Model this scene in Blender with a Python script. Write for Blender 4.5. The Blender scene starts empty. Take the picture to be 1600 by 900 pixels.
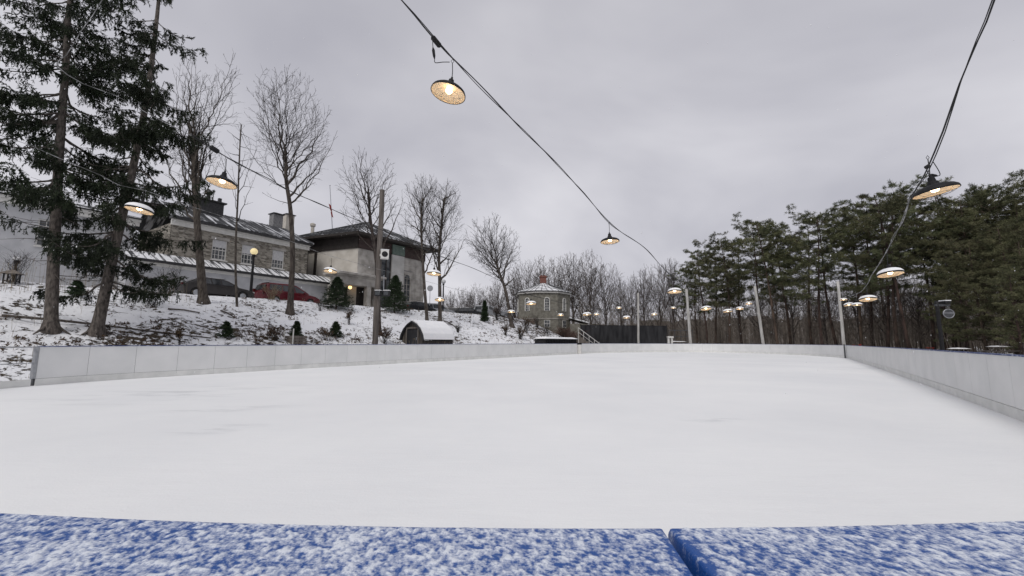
import bpy, bmesh, math, random
import numpy as np
from mathutils import Vector, Matrix, Euler, noise as mnoise

# ------------------------------------------------------------------ camera
F = 667.0; W, H = 1600, 900
PITCH = math.radians(7.12); ROLL = math.radians(0.25)
CAMZ = 1.29
scn = bpy.context.scene
C = scn.collection
cd = bpy.data.cameras.new('camera'); cam = bpy.data.objects.new('camera', cd); C.objects.link(cam)
cd.sensor_fit = 'HORIZONTAL'; cd.sensor_width = 36.0; cd.lens = 36.0 * F / W
cd.clip_start = 0.05; cd.clip_end = 3000
CROT = Euler((math.pi / 2 + PITCH, 0, 0)).to_matrix() @ Matrix.Rotation(ROLL, 3, 'Z')
cam.matrix_world = Matrix.Translation((0, 0, CAMZ)) @ CROT.to_4x4()
scn.camera = cam

# ------------------------------------------------------------------ world, sun, exposure
SUN_EL, SUN_AZ = math.radians(48), math.radians(200)
world = bpy.data.worlds.new('World'); scn.world = world; world.use_nodes = True
nt = world.node_tree; nt.nodes.clear()
N = nt.nodes.new; Lk = nt.links.new
out = N('ShaderNodeOutputWorld'); mix = N('ShaderNodeMixShader'); bgs = N('ShaderNodeBackground'); bgc = N('ShaderNodeBackground')
sky = N('ShaderNodeTexSky'); sky.sky_type = 'NISHITA'; sky.sun_disc = False; sky.sun_elevation = SUN_EL; sky.sun_rotation = SUN_AZ
sky.air_density = 1.5; sky.dust_density = 4
bgs.inputs[1].default_value = 0.08
tc = N('ShaderNodeTexCoord'); sep = N('ShaderNodeSeparateXYZ'); Lk(tc.outputs['Generated'], sep.inputs[0])
def mth(op, a, b=None, v=None):
    m = N('ShaderNodeMath'); m.operation = op
    Lk(a, m.inputs[0])
    if b is not None: Lk(b, m.inputs[1])
    if v is not None: m.inputs[1].default_value = v
    return m.outputs[0]
zz = mth('ADD', mth('MAXIMUM', sep.outputs[2], v=0.0), v=0.28)
cx = mth('DIVIDE', sep.outputs[0], zz); cy = mth('DIVIDE', sep.outputs[1], zz)
cmb = N('ShaderNodeCombineXYZ'); Lk(cx, cmb.inputs[0]); Lk(cy, cmb.inputs[1])
n1 = N('ShaderNodeTexNoise'); n1.inputs['Scale'].default_value = 0.8; n1.inputs['Detail'].default_value = 5; n1.inputs['Roughness'].default_value = 0.5
n1.inputs['Distortion'].default_value = 0.35
Lk(cmb.outputs[0], n1.inputs['Vector'])
rp = N('ShaderNodeValToRGB'); rp.color_ramp.elements[0].position = 0.30; rp.color_ramp.elements[1].position = 0.68
rp.color_ramp.elements[0].color = (0.385, 0.383, 0.438, 1); rp.color_ramp.elements[1].color = (0.725, 0.715, 0.755, 1)
Lk(n1.outputs[0], rp.inputs[0]); Lk(rp.outputs[0], bgc.inputs[0])
grad = N('ShaderNodeMapRange'); grad.inputs[1].default_value = 0.0; grad.inputs[2].default_value = 0.75; grad.inputs[3].default_value = 1.10; grad.inputs[4].default_value = 0.86; Lk(sep.outputs[2], grad.inputs[0]); Lk(grad.outputs[0], bgc.inputs[1])
Lk(sky.outputs[0], bgs.inputs[0])
mix.inputs[0].default_value = 0.94
Lk(bgs.outputs[0], mix.inputs[1]); Lk(bgc.outputs[0], mix.inputs[2]); Lk(mix.outputs[0], out.inputs[0])
sd = bpy.data.lights.new('sun', 'SUN'); so = bpy.data.objects.new('sun', sd); C.objects.link(so)
sd.energy = 1.35; sd.angle = math.radians(30); sd.color = (1, 0.97, 0.93)
so.rotation_euler = (math.pi / 2 - SUN_EL, 0, math.pi - SUN_AZ + math.pi)
dirv = Vector((math.sin(SUN_AZ) * math.cos(SUN_EL), math.cos(SUN_AZ) * math.cos(SUN_EL), math.sin(SUN_EL)))
so.rotation_euler = dirv.to_track_quat('Z', 'Y').to_euler()
scn.view_settings.view_transform = 'Standard'; scn.view_settings.look = 'None'
scn.view_settings.exposure = 0.12; scn.view_settings.gamma = 1.0
scn.cycles.max_bounces = 6; scn.cycles.diffuse_bounces = 3

# ------------------------------------------------------------------ coordinate helpers
def raydir(px, py):
    d = CROT @ Vector(((px - W / 2) / F, (H / 2 - py) / F, -1.0))
    return d
def P(px, py, Y):
    d = raydir(px, py); k = Y / d.y
    return Vector((d.x * k, Y, CAMZ + d.z * k))
AX = math.radians(33); SA, CA = math.sin(AX), math.cos(AX)
def XY(n, t): return (n * CA + t * SA, -n * SA + t * CA)
def NT(x, y): return (x * CA - y * SA, x * SA + y * CA)
def sstep(a, b, v):
    v = min(1, max(0, (v - a) / (b - a))); return v * v * (3 - 2 * v)
def ground(x, y):
    n, t = NT(x, y); s = -19.6 - n
    z = -0.06
    if s > 0:
        top = 4.15 + 0.013 * min(t, 52)
        if s < 13:
            u = s / 13.0
            prof = 0.62 * u + 0.38 * (u * u * (3 - 2 * u)) + 0.05 * math.sin(u * math.pi) 
        else: prof = 1.0 - .075 * sstep(13, 15.5, s)
        drop = 1 - sstep(49 + 0.55 * max(0, s - 12), 58 + 0.55 * max(0, s - 12), t)
        z += top * prof * (0.13 + 0.87 * drop)
        amp = 0.16 * min(1, s / 2) * (1 - 0.75 * sstep(12, 15, s))
        z += amp * (mnoise.noise(Vector((x * .45, y * .45, 1.3))) + .5 * mnoise.noise(Vector((x * 1.4, y * 1.4, 4.3))) )
    elif n > 5.5 or t > 63:
        z += 0.10 * mnoise.noise(Vector((x * .2, y * .2, 7.7))) + .36 * sstep(6, 15, n)
    return z
def hit(px, py):
    d = raydir(px, py); Y = 2.0
    while Y < 160:
        k = Y / d.y; x = d.x * k; z = CAMZ + d.z * k
        if z <= ground(x, Y): break
        Y += 0.1
    return Vector((d.x * Y / d.y, Y, ground(d.x * Y / d.y, Y)))
def onground(px, Y, dz=0.0):
    p = P(px, 530, Y); return Vector((p.x, p.y, ground(p.x, p.y) + dz))

# ------------------------------------------------------------------ object helpers
def tag(o, label=None, cat=None, group=None, kind=None):
    if label: o['label'] = label
    if cat: o['category'] = cat
    if group: o['group'] = group
    if kind: o['kind'] = kind
    return o
def empty(name, loc=(0, 0, 0), rz=0.0, label=None, cat=None, group=None):
    o = bpy.data.objects.new(name, None); o.empty_display_size = 0.3; C.objects.link(o)
    o.location = loc; o.rotation_euler = (0, 0, rz)
    return tag(o, label, cat, group)
class MB:
    def __init__(s): s.v = []; s.f = []; s.m = []; s.n = 0; s.sm = False
    def add(s, verts, faces, mi=0):
        b = s.n; s.v.extend([tuple(v) for v in verts]); s.n += len(verts)
        s.f.extend([tuple(b + i for i in f) for f in faces]); s.m.extend([mi] * len(faces))
    def box(s, x0, x1, y0, y1, z0, z1, mi=0, M=None):
        vs = [Vector((x, y, z)) for z in (z0, z1) for y in (y0, y1) for x in (x0, x1)]
        if M is not None: vs = [M @ v for v in vs]
        s.add(vs, [(0, 2, 3, 1), (4, 5, 7, 6), (0, 1, 5, 4), (2, 6, 7, 3), (0, 4, 6, 2), (1, 3, 7, 5)], mi)
    def tube(s, pts, rad, sides=8, mi=0, cap=True):
        pts = [Vector(p) for p in pts]
        if not hasattr(rad, '__len__'): rad = [rad] * len(pts)
        up = Vector((0, 0, 1)); vs = []; prev = None
        for i, p in enumerate(pts):
            a = pts[max(0, i - 1)]; b = pts[min(len(pts) - 1, i + 1)]
            d = (b - a)
            if d.length < 1e-9: d = up.copy()
            d.normalize()
            if prev is None:
                r = d.cross(up if abs(d.z) < .9 else Vector((1, 0, 0))).normalized()
            else:
                r = (prev - d * prev.dot(d))
                r = r.normalized() if r.length > 1e-6 else d.cross(up).normalized()
            prev = r; q = d.cross(r)
            for k in range(sides):
                an = 2 * math.pi * k / sides
                vs.append(p + (r * math.cos(an) + q * math.sin(an)) * rad[i])
        fs = []
        for i in range(len(pts) - 1):
            for k in range(sides):
                k2 = (k + 1) % sides
                fs.append((i * sides + k, i * sides + k2, (i + 1) * sides + k2, (i + 1) * sides + k))
        if cap:
            fs.append(tuple(range(sides))[::-1]); fs.append(tuple((len(pts) - 1) * sides + k for k in range(sides)))
        s.add(vs, fs, mi)
    def lathe(s, prof, sides=20, mi=0, M=None, close=False):
        vs = []; fs = []
        for (r, z) in prof:
            for k in range(sides):
                a = 2 * math.pi * k / sides; v = Vector((r * math.cos(a), r * math.sin(a), z))
                vs.append(M @ v if M is not None else v)
        for i in range(len(prof) - 1):
            for k in range(sides):
                k2 = (k + 1) % sides
                fs.append((i * sides + k, i * sides + k2, (i + 1) * sides + k2, (i + 1) * sides + k))
        s.add(vs, fs, mi)
    def prism(s, poly, z0, z1, mi=0):
        n = len(poly)
        s.add([(x, y, z0) for x, y in poly] + [(x, y, z1) for x, y in poly],
              [tuple(range(n))[::-1], tuple(range(n, 2 * n))] + [(i, (i + 1) % n, n + (i + 1) % n, n + i) for i in range(n)], mi)
    def build(s, name, mats, parent=None, smooth=False):
        me = bpy.data.meshes.new(name); me.from_pydata(s.v, [], s.f); 
        if not isinstance(mats, (list, tuple)): mats = [mats]
        for m in mats: me.materials.append(m)
        if len(mats) > 1: me.polygons.foreach_set('material_index', s.m)
        if smooth: me.polygons.foreach_set('use_smooth', [True] * len(me.polygons))
        me.update()
        o = bpy.data.objects.new(name, me); C.objects.link(o)
        if parent: o.parent = parent
        return o
def np_mesh(name, verts, tris, mat, parent=None, smooth=False):
    me = bpy.data.meshes.new(name)
    nv, nf = len(verts), len(tris); k = tris.shape[1]
    me.vertices.add(nv); me.vertices.foreach_set('co', verts.astype(np.float32).ravel())
    me.loops.add(nf * k); me.loops.foreach_set('vertex_index', tris.astype(np.int32).ravel())
    me.polygons.add(nf); me.polygons.foreach_set('loop_start', np.arange(0, nf * k, k, dtype=np.int32))
    me.polygons.foreach_set('loop_total', np.full(nf, k, dtype=np.int32))
    if smooth: me.polygons.foreach_set('use_smooth', np.ones(nf, dtype=bool))
    me.materials.append(mat); me.update(calc_edges=True); me.validate()
    o = bpy.data.objects.new(name, me); C.objects.link(o)
    if parent: o.parent = parent
    return o
def kids(o): return KID.get(o.name, [])
def copy_tree(root, loc, rz=0.0, scale=1.0, label=None):
    r = root.copy(); C.objects.link(r); r.location = loc; r.rotation_euler = (0, 0, rz)
    r.scale = scale if hasattr(scale, '__len__') else (scale,) * 3
    if label: r['label'] = label
    for ch in list(root.children):
        c = ch.copy(); C.objects.link(c); c.parent = r
        for g in list(ch.children):
            d = g.copy(); C.objects.link(d); d.parent = c
    return r

# ------------------------------------------------------------------ materials
def pmat(name, c1, c2=None, scale=5.0, rough=0.7, bump=0.0, bscale=30.0, metal=0.0, detail=6, stretch=(1, 1, 1), rand=0.0, spec=0.3, lo=.35, hi=.65):
    m = bpy.data.materials.new(name); m.use_nodes = True; t = m.node_tree; b = t.nodes['Principled BSDF']
    b.inputs['Roughness'].default_value = rough; b.inputs['Metallic'].default_value = metal
    b.inputs['Specular IOR Level'].default_value = spec
    co = t.nodes.new('ShaderNodeTexCoord'); mp = t.nodes.new('ShaderNodeMapping'); mp.inputs['Scale'].default_value = stretch
    t.links.new(co.outputs['Object'], mp.inputs[0])
    col = None
    if c2 is not None:
        nz = t.nodes.new('ShaderNodeTexNoise'); nz.inputs['Scale'].default_value = scale; nz.inputs['Detail'].default_value = detail
        t.links.new(mp.outputs[0], nz.inputs['Vector'])
        r = t.nodes.new('ShaderNodeValToRGB'); r.color_ramp.elements[0].position = lo; r.color_ramp.elements[1].position = hi
        r.color_ramp.elements[0].color = (*c1, 1); r.color_ramp.elements[1].color = (*c2, 1)
        t.links.new(nz.outputs[0], r.inputs[0]); col = r.outputs[0]
    else:
        b.inputs['Base Color'].default_value = (*c1, 1)
    if rand > 0 and col is not None:
        oi = t.nodes.new('ShaderNodeObjectInfo'); hs = t.nodes.new('ShaderNodeHueSaturation')
        mr = t.nodes.new('ShaderNodeMapRange'); mr.inputs[3].default_value = 1 - rand; mr.inputs[4].default_value = 1 + rand
        t.links.new(oi.outputs['Random'], mr.inputs[0]); t.links.new(mr.outputs[0], hs.inputs['Value']); t.links.new(col, hs.inputs['Color'])
        mr2 = t.nodes.new('ShaderNodeMapRange'); mr2.inputs[3].default_value = .5 - rand * .08; mr2.inputs[4].default_value = .5 + rand * .04
        t.links.new(oi.outputs['Random'], mr2.inputs[0]); t.links.new(mr2.outputs[0], hs.inputs['Hue'])
        col = hs.outputs[0]
    if col is not None: t.links.new(col, b.inputs['Base Color'])
    if bump > 0:
        nb = t.nodes.new('ShaderNodeTexNoise'); nb.inputs['Scale'].default_value = bscale; nb.inputs['Detail'].default_value = 5
        t.links.new(mp.outputs[0], nb.inputs['Vector'])
        bm_ = t.nodes.new('ShaderNodeBump'); bm_.inputs['Strength'].default_value = bump; bm_.inputs['Distance'].default_value = 0.02
        t.links.new(nb.outputs[0], bm_.inputs['Height']); t.links.new(bm_.outputs[0], b.inputs['Normal'])
    return m
def emat(name, col, strength):
    m = bpy.data.materials.new(name); m.use_nodes = True; b = m.node_tree.nodes['Principled BSDF']
    b.inputs['Base Color'].default_value = (*col, 1); b.inputs['Emission Color'].default_value = (*col, 1); b.inputs['Emission Strength'].default_value = strength
    return m
M_snow = pmat('snow', (.80, .81, .83), (.86, .86, .87), 3, .8, .25, 25)
M_lampsnow = pmat('lamp_snow', (.82, .83, .85), (.88, .88, .89), 20, .8, .2, 60)
M_panel = pmat('white_board_plastic', (.66, .665, .66), (.73, .73, .725), 1.3, .45, 0, 1, detail=8)
M_kick = pmat('kick_plate', (.63, .635, .615), (.74, .74, .72), 3, .5, .1, 10)
M_frame = pmat('dark_frame', (.05, .053, .057), (.085, .087, .095), 8, .5)
M_cap = pmat('blue_cap', (.02, .045, .16), (.35, .38, .48), 9, .5, lo=.5, hi=.7)
M_alu = pmat('aluminium', (.30, .31, .33), (.40, .41, .43), 12, .4, metal=.6)
M_bark_dark = pmat('spruce_bark', (.05, .043, .038), (.15, .13, .115), 14, .9, .9, 40, stretch=(1, 1, .35))
M_bark = pmat('tree_bark', (.034, .028, .024), (.10, .085, .072), 10, .9, .8, 30, stretch=(1, 1, .3), rand=.25)
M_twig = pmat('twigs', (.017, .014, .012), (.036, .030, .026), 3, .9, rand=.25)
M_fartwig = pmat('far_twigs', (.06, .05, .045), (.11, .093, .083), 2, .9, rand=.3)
M_pinebark = pmat('pine_bark', (.030, .023, .019), (.09, .062, .047), 4, .9, .6, 20, stretch=(1, 1, .35), rand=.3)
M_spruce = pmat('spruce_needles', (.006, .011, .005), (.024, .036, .015), 1.8, .65, rand=.1)
M_pine = pmat('pine_needles', (.036, .047, .022), (.155, .160, .078), 0.8, .7, rand=.30)
M_pine2 = pmat('pine_needles_olive', (.052, .062, .028), (.165, .168, .085), 0.7, .7, rand=.30)
M_smallfir = pmat('fir_needles', (.012, .028, .010), (.04, .065, .028), 6, .6, rand=.2)
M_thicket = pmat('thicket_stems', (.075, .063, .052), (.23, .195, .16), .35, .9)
M_brownleaf = pmat('brown_leaves', (.045, .028, .018), (.12, .08, .048), 6, .8, rand=.2)
M_dryweed = pmat('dry_stalks', (.14, .11, .07), (.27, .22, .15), 4, .9)
M_wood = pmat('weathered_wood', (.10, .085, .075), (.20, .18, .16), 6, .85, .5, 30, stretch=(1, 1, .12))
M_polewood = pmat('pole_wood', (.065, .056, .050), (.15, .132, .12), 6, .85, .5, 30, stretch=(1, 1, .12))
M_darkwood = pmat('dark_planks', (.030, .027, .025), (.085, .075, .065), 5, .85, .5, 30, stretch=(2, 2, .15))
M_polewhite = pmat('pale_pole', (.32, .31, .29), (.50, .49, .47), 6, .8, .3, 30, stretch=(1, 1, .15))
M_black = pmat('black_metal', (.007, .007, .008), (.016, .016, .018), 10, .65)
M_cable = pmat('black_cable', (.012, .012, .013), (.03, .03, .03), 12, .6)
M_palecable = pmat('frosted_cable', (.10, .10, .10), (.42, .42, .43), 9, .8, lo=.4, hi=.62)
M_enamel = pmat('warm_lit_enamel', (.76, .64, .46), (.81, .70, .53), 8, .5)  # part of the bulb's warm light is put into the enamel colour
M_bulb = emat('bulb_glow', (1.0, .71, .42), 7.5)
M_globe = emat('globe_glow', (.85, .70, .38), .45)
M_globeoff = pmat('globe_glass', (.45, .46, .47), (.55, .56, .57), 5, .2)
M_stucco = pmat('grey_stucco', (.40, .405, .42), (.49, .495, .51), 1.2, .9, .3, 60)
M_lime = pmat('limestone', (.24, .225, .205), (.44, .42, .39), 1.1, .9, .3, 12, detail=10)
M_palestone = pmat('pale_stone', (.36, .355, .34), (.47, .465, .45), 1.0, .9, .3, 14, detail=9)
M_cream = pmat('cream_render', (.44, .41, .36), (.55, .52, .47), 1.0, .9, .2, 20)
M_whitetrim = pmat('white_trim', (.58, .575, .55), (.68, .67, .64), 4, .6)
M_glass = pmat('window_glass', (.03, .035, .04), (.12, .125, .13), 2.0, .12, spec=.6)
M_blind = pmat('roller_blind', (.45, .45, .46), (.55, .55, .55), 6, .5)
M_brown = pmat('dark_brown_soffit', (.020, .017, .015), (.036, .030, .027), 3, .7)
M_maroon = pmat('maroon_fascia', (.040, .026, .024), (.062, .042, .038), 3, .7)
M_green = pmat('verdigris_panel', (.10, .14, .12), (.15, .19, .165), 3, .8)
M_redbrick = pmat('red_brick', (.12, .05, .04), (.22, .10, .08), 14, .9, .4, 40)
M_drab = pmat('drab_stone', (.145, .138, .115), (.23, .22, .19), 2.5, .9, .4, 14)
M_chimney = pmat('chimney_stone', (.14, .14, .145), (.24, .24, .24), 5, .9, .3, 20)
M_fence = pmat('black_fence_board', (.012, .012, .014), (.035, .035, .038), 2, .8, stretch=(1, 1, .2))
M_tyre = pmat('tyre', (.012, .012, .012), (.03, .03, .03), 8, .9)
M_carglass = pmat('car_glass', (.02, .022, .025), (.05, .055, .06), 2, .08, spec=.7)
M_carred = pmat('red_paint', (.085, .005, .010), (.12, .008, .015), 3, .25, spec=.5)
M_cardark = pmat('dark_grey_paint', (.016, .013, .013), (.026, .022, .021), 3, .3, spec=.5)
M_carsilver = pmat('silver_paint', (.26, .27, .29), (.33, .34, .36), 3, .3, metal=.3)
M_carblack = pmat('black_paint', (.012, .013, .016), (.022, .023, .027), 3, .25)
M_lens = pmat('lamp_lens', (.5, .5, .5), (.6, .6, .6), 9, .15)
M_tail = pmat('tail_lens', (.06, .006, .006), (.08, .010, .010), 9, .2)
M_redcloth = pmat('red_cloth', (.25, .025, .018), (.34, .04, .03), 9, .8)
M_whitecloth = pmat('white_cloth', (.7, .7, .7), (.8, .8, .8), 9, .8)

def stone_mat():
    m = pmat('rubble_stone', (.2, .2, .2)); t = m.node_tree; b = t.nodes['Principled BSDF']; b.inputs['Roughness'].default_value = .9
    co = t.nodes.new('ShaderNodeTexCoord'); mp = t.nodes.new('ShaderNodeMapping'); mp.inputs['Scale'].default_value = (3.2, 3.2, 8.5)
    t.links.new(co.outputs['Object'], mp.inputs[0])
    v = t.nodes.new('ShaderNodeTexVoronoi'); v.inputs['Scale'].default_value = 1; v.inputs['Randomness'].default_value = .8; t.links.new(mp.outputs[0], v.inputs['Vector'])
    r = t.nodes.new('ShaderNodeValToRGB'); e = r.color_ramp.elements
    e[0].color = (.095, .085, .07, 1); e[1].color = (.36, .335, .29, 1); e2 = e.new(.5); e2.color = (.21, .19, .16, 1)
    sp = t.nodes.new('ShaderNodeSeparateColor'); t.links.new(v.outputs['Color'], sp.inputs[0]); t.links.new(sp.outputs[0], r.inputs[0])
    ve = t.nodes.new('ShaderNodeTexVoronoi'); ve.feature = 'DISTANCE_TO_EDGE'; t.links.new(mp.outputs[0], ve.inputs['Vector']); ve.inputs['Scale'].default_value = 1; ve.inputs['Randomness'].default_value = .8
    mr = t.nodes.new('ShaderNodeMapRange'); mr.inputs[1].default_value = 0; mr.inputs[2].default_value = .08; t.links.new(ve.outputs['Distance'], mr.inputs[0])
    mx = t.nodes.new('ShaderNodeMix'); mx.data_type = 'RGBA'; mx.inputs[6].default_value = (.30, .285, .25, 1); t.links.new(mr.outputs[0], mx.inputs[0]); t.links.new(r.outputs[0], mx.inputs[7])
    t.links.new(mx.outputs[2], b.inputs['Base Color'])
    bp = t.nodes.new('ShaderNodeBump'); bp.inputs['Strength'].default_value = .6; bp.inputs['Distance'].default_value = .03; t.links.new(mr.outputs[0], bp.inputs['Height']); t.links.new(bp.outputs[0], b.inputs['Normal'])
    return m
M_stone = stone_mat()
M_roofdark = pmat('roof_sheet_snowy', (.040, .042, .046), (.62, .63, .66), 1.1, .6, .15, 10, detail=9, lo=.50, hi=.60)
M_roofsnow = pmat('roof_mostly_snow', (.05, .052, .056), (.74, .75, .77), 1.3, .7, .15, 10, detail=9, lo=.38, hi=.47)
for m_ in (M_roofdark, M_roofsnow):
    mp_ = [n for n in m_.node_tree.nodes if n.type == 'MAPPING'][0]; mp_.vector_type = 'TEXTURE'; mp_.inputs['Rotation'].default_value = (0, 0, math.radians(57)); mp_.inputs['Scale'].default_value = (.42, 3.2, 3.2)
M_seam = pmat('roof_seam', (.03, .032, .035), (.06, .062, .066), 5, .5)
M_gutter = pmat('gutter', (.02, .02, .022), (.04, .04, .042), 6, .5)

def bank_mat():
    m = bpy.data.materials.new('snowy_bank'); m.use_nodes = True; t = m.node_tree; b = t.nodes['Principled BSDF']; b.inputs['Roughness'].default_value = .85
    b.inputs['Specular IOR Level'].default_value = .2
    geo = t.nodes.new('ShaderNodeNewGeometry')
    def nz(sc, det, rough=.5, w=0):
        n = t.nodes.new('ShaderNodeTexNoise'); n.inputs['Scale'].default_value = sc; n.inputs['Detail'].default_value = det; n.inputs['Roughness'].default_value = rough
        t.links.new(geo.outputs['Position'], n.inputs['Vector']); return n.outputs[0]
    def mt(op, a, b_):
        x = t.nodes.new('ShaderNodeMath'); x.operation = op
        for i, q in enumerate((a, b_)):
            if isinstance(q, (int, float)): x.inputs[i].default_value = q
            else: t.links.new(q, x.inputs[i])
        return x.outputs[0]
    at = t.nodes.new('ShaderNodeAttribute'); at.attribute_name = 'litter'
    big = nz(.35, 3); med = nz(3.2, 10, .72)
    v = mt('ADD', mt('MULTIPLY', mt('SUBTRACT', big, .5), .35), med)
    v = mt('ADD', v, mt('MULTIPLY', at.outputs['Fac'], .26))
    mr = t.nodes.new('ShaderNodeMapRange'); mr.inputs[1].default_value = .585; mr.inputs[2].default_value = .615; t.links.new(v, mr.inputs[0])
    r = t.nodes.new('ShaderNodeValToRGB'); e = r.color_ramp.elements; e[0].position = .3; e[1].position = .7
    e[0].color = (.012, .010, .008, 1); e[1].color = (.095, .072, .048, 1); t.links.new(nz(7, 8, .7), r.inputs[0])
    sn = t.nodes.new('ShaderNodeValToRGB'); sn.color_ramp.elements[0].color = (.74, .755, .79, 1); sn.color_ramp.elements[1].color = (.86, .865, .88, 1); t.links.new(nz(1.2, 6), sn.inputs[0])
    mx = t.nodes.new('ShaderNodeMix'); mx.data_type = 'RGBA'; t.links.new(mr.outputs[0], mx.inputs[0]); t.links.new(sn.outputs[0], mx.inputs[6]); t.links.new(r.outputs[0], mx.inputs[7])
    t.links.new(mx.outputs[2], b.inputs['Base Color'])
    h = mt('ADD', mt('MULTIPLY', mr.outputs[0], -.6), mt('ADD', nz(2.2, 8, .6), mt('MULTIPLY', nz(11, 4), .4)))
    bp = t.nodes.new('ShaderNodeBump'); bp.inputs['Strength'].default_value = .8; bp.inputs['Distance'].default_value = .10; t.links.new(h, bp.inputs['Height']); t.links.new(bp.outputs[0], b.inputs['Normal'])
    return m
def ice_mat():
    m = bpy.data.materials.new('snow_covered_ice'); m.use_nodes = True; t = m.node_tree; b = t.nodes['Principled BSDF']; b.inputs['Roughness'].default_value = .6
    b.inputs['Specular IOR Level'].default_value = .25
    geo = t.nodes.new('ShaderNodeNewGeometry')
    mp = t.nodes.new('ShaderNodeMapping'); mp.inputs['Rotation'].default_value = (0, 0, math.radians(20)); mp.inputs['Scale'].default_value = (.45, 1.6, 1); t.links.new(geo.outputs['Position'], mp.inputs[0])
    def nz(sc, det, rough=.5, src=None):
        n = t.nodes.new('ShaderNodeTexNoise'); n.inputs['Scale'].default_value = sc; n.inputs['Detail'].default_value = det; n.inputs['Roughness'].default_value = rough
        t.links.new(src or geo.outputs['Position'], n.inputs['Vector']); return n.outputs[0]
    r = t.nodes.new('ShaderNodeValToRGB'); e = r.color_ramp.elements; e[0].position = .3; e[1].position = .7
    e[0].color = (.765, .778, .79, 1); e[1].color = (.86, .868, .868, 1); t.links.new(nz(.22, 9, .62), r.inputs[0])
    # scuffed, scraped patches (real marks on the ice)
    sc = t.nodes.new('ShaderNodeMapRange'); sc.inputs[1].default_value = .50; sc.inputs[2].default_value = .62; t.links.new(nz(1.3, 7, .65, mp.outputs[0]), sc.inputs[0])
    def spot(x, y, rx, ry):
        a = t.nodes.new('ShaderNodeMapping'); a.vector_type = 'TEXTURE'; a.inputs['Location'].default_value = (x, y, 0); a.inputs['Rotation'].default_value = (0, 0, math.radians(30)); a.inputs['Scale'].default_value = (rx, ry, 100)
        t.links.new(geo.outputs['Position'], a.inputs[0]); l = t.nodes.new('ShaderNodeVectorMath'); l.operation = 'LENGTH'; t.links.new(a.outputs[0], l.inputs[0])
        q = t.nodes.new('ShaderNodeMapRange'); q.inputs[1].default_value = 1; q.inputs[2].default_value = 0; t.links.new(l.outputs['Value'], q.inputs[0]); return q.outputs[0]
    def mt(op, a, b_):
        x = t.nodes.new('ShaderNodeMath'); x.operation = op
        for i, q in enumerate((a, b_)):
            if isinstance(q, (int, float)): x.inputs[i].default_value = q
            else: t.links.new(q, x.inputs[i])
        return x.outputs[0]
    tot = None
    for (px, py, rx, ry) in ((290, 615, 3.6, 2.2), (335, 670, .8, .5), (1120, 655, 1.2, .4), (1360, 575, 4, 1.6), (350, 640, 1.5, .7)):
        d = raydir(px, py); k = -CAMZ / d.z; s_ = spot(d.x * k, d.y * k, rx, ry)
        tot = s_ if tot is None else mt('MAXIMUM', tot, s_)
    f = mt('MULTIPLY', mt('MULTIPLY', sc.outputs[0], tot), .6)
    mx = t.nodes.new('ShaderNodeMix'); mx.data_type = 'RGBA'; t.links.new(f, mx.inputs[0]); t.links.new(r.outputs[0], mx.inputs[6]); mx.inputs[7].default_value = (.50, .515, .53, 1)
    t.links.new(mx.outputs[2], b.inputs['Base Color'])
    h = mt('ADD', mt('MULTIPLY', nz(38, 5, .7), .35), mt('ADD', nz(2.6, 5, .6, mp.outputs[0]), mt('MULTIPLY', f, -1.2)))
    bp = t.nodes.new('ShaderNodeBump'); bp.inputs['Strength'].default_value = .35; bp.inputs['Distance'].default_value = .03; t.links.new(h, bp.inputs['Height']); t.links.new(bp.outputs[0], b.inputs['Normal'])
    return m

# ------------------------------------------------------------------ setting: ground
def axis(lo, a, b, hi, st):
    d = list(np.arange(a, b, st)); x = a; l = []; s = st
    while x > lo: s *= 1.18; x -= s; l.append(x)
    r = []; x = d[-1]; s = st
    while x < hi: s *= 1.18; x += s; r.append(x)
    return l[::-1] + d + r
gx = axis(-900, -42, 14, 900, .38); gy = axis(-400, 3, 64, 1500, .38)
def litter(x, y, n, t):
    s = -19.6 - n
    if s <= 0: return .0 if n < 5 else .35
    v = .05
    v += .20 * sstep(19, 9, t) * sstep(8, 3.5, s)          # leaf litter under the spruces
    v += .35 * sstep(38, 46, t)
    if t > 56: v = 1.3
    return v
verts = []; lit = []
for y in gy:
    for x in gx:
        n, t = NT(x, y)
        verts.append((x, y, ground(x, y))); lit.append(litter(x, y, n, t))
nx = len(gx); q = []
for j in range(len(gy) - 1):
    for i in range(nx - 1): q.append((j * nx + i, j * nx + i + 1, (j + 1) * nx + i + 1, (j + 1) * nx + i))
go = np_mesh('snowy_ground', np.array(verts), np.array(q), bank_mat(), smooth=True)
a = go.data.attributes.new('litter', 'FLOAT', 'POINT'); a.data.foreach_set('value', np.array(lit, dtype=np.float32))
tag(go, kind='structure')

# ------------------------------------------------------------------ rink outline in (n, t)
def catmull(pts, step=.25):
    out_ = []
    P_ = [Vector(p) for p in pts]; P_ = [P_[0] * 2 - P_[1]] + P_ + [P_[-1] * 2 - P_[-2]]
    for i in range(1, len(P_) - 2):
        p0, p1, p2, p3 = P_[i - 1:i + 3]; k = max(2, int((p2 - p1).length / step))
        for j in range(k):
            u = j / k
            out_.append(.5 * ((2 * p1) + (p2 - p0) * u + (2 * p0 - 5 * p1 + 4 * p2 - p3) * u * u + (3 * p1 - p0 - 3 * p2 + p3) * u ** 3))
    out_.append(P_[-2]); return out_
def nearcurve(X): return (X, .450 + .095 * (X - .037) ** 2)
left_nt = [(-17.78, 2.95), (-18.3, 4.3), (-18.55, 6), (-18.75, 8.5), (-19, 12), (-19.05, 25), (-19.1, 42.2)]
far_nt = [(-19.1, 42.6), (-18.4, 48), (-15, 55.5), (-9.5, 60), (-4, 58.3), (1, 53.3), (3.9, 46.3)]
right_nt = [(3.9, 46.2), (3.6, 25), (3.2, 12), (3.1, 10.1), (3.15, 7.4)]
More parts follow.
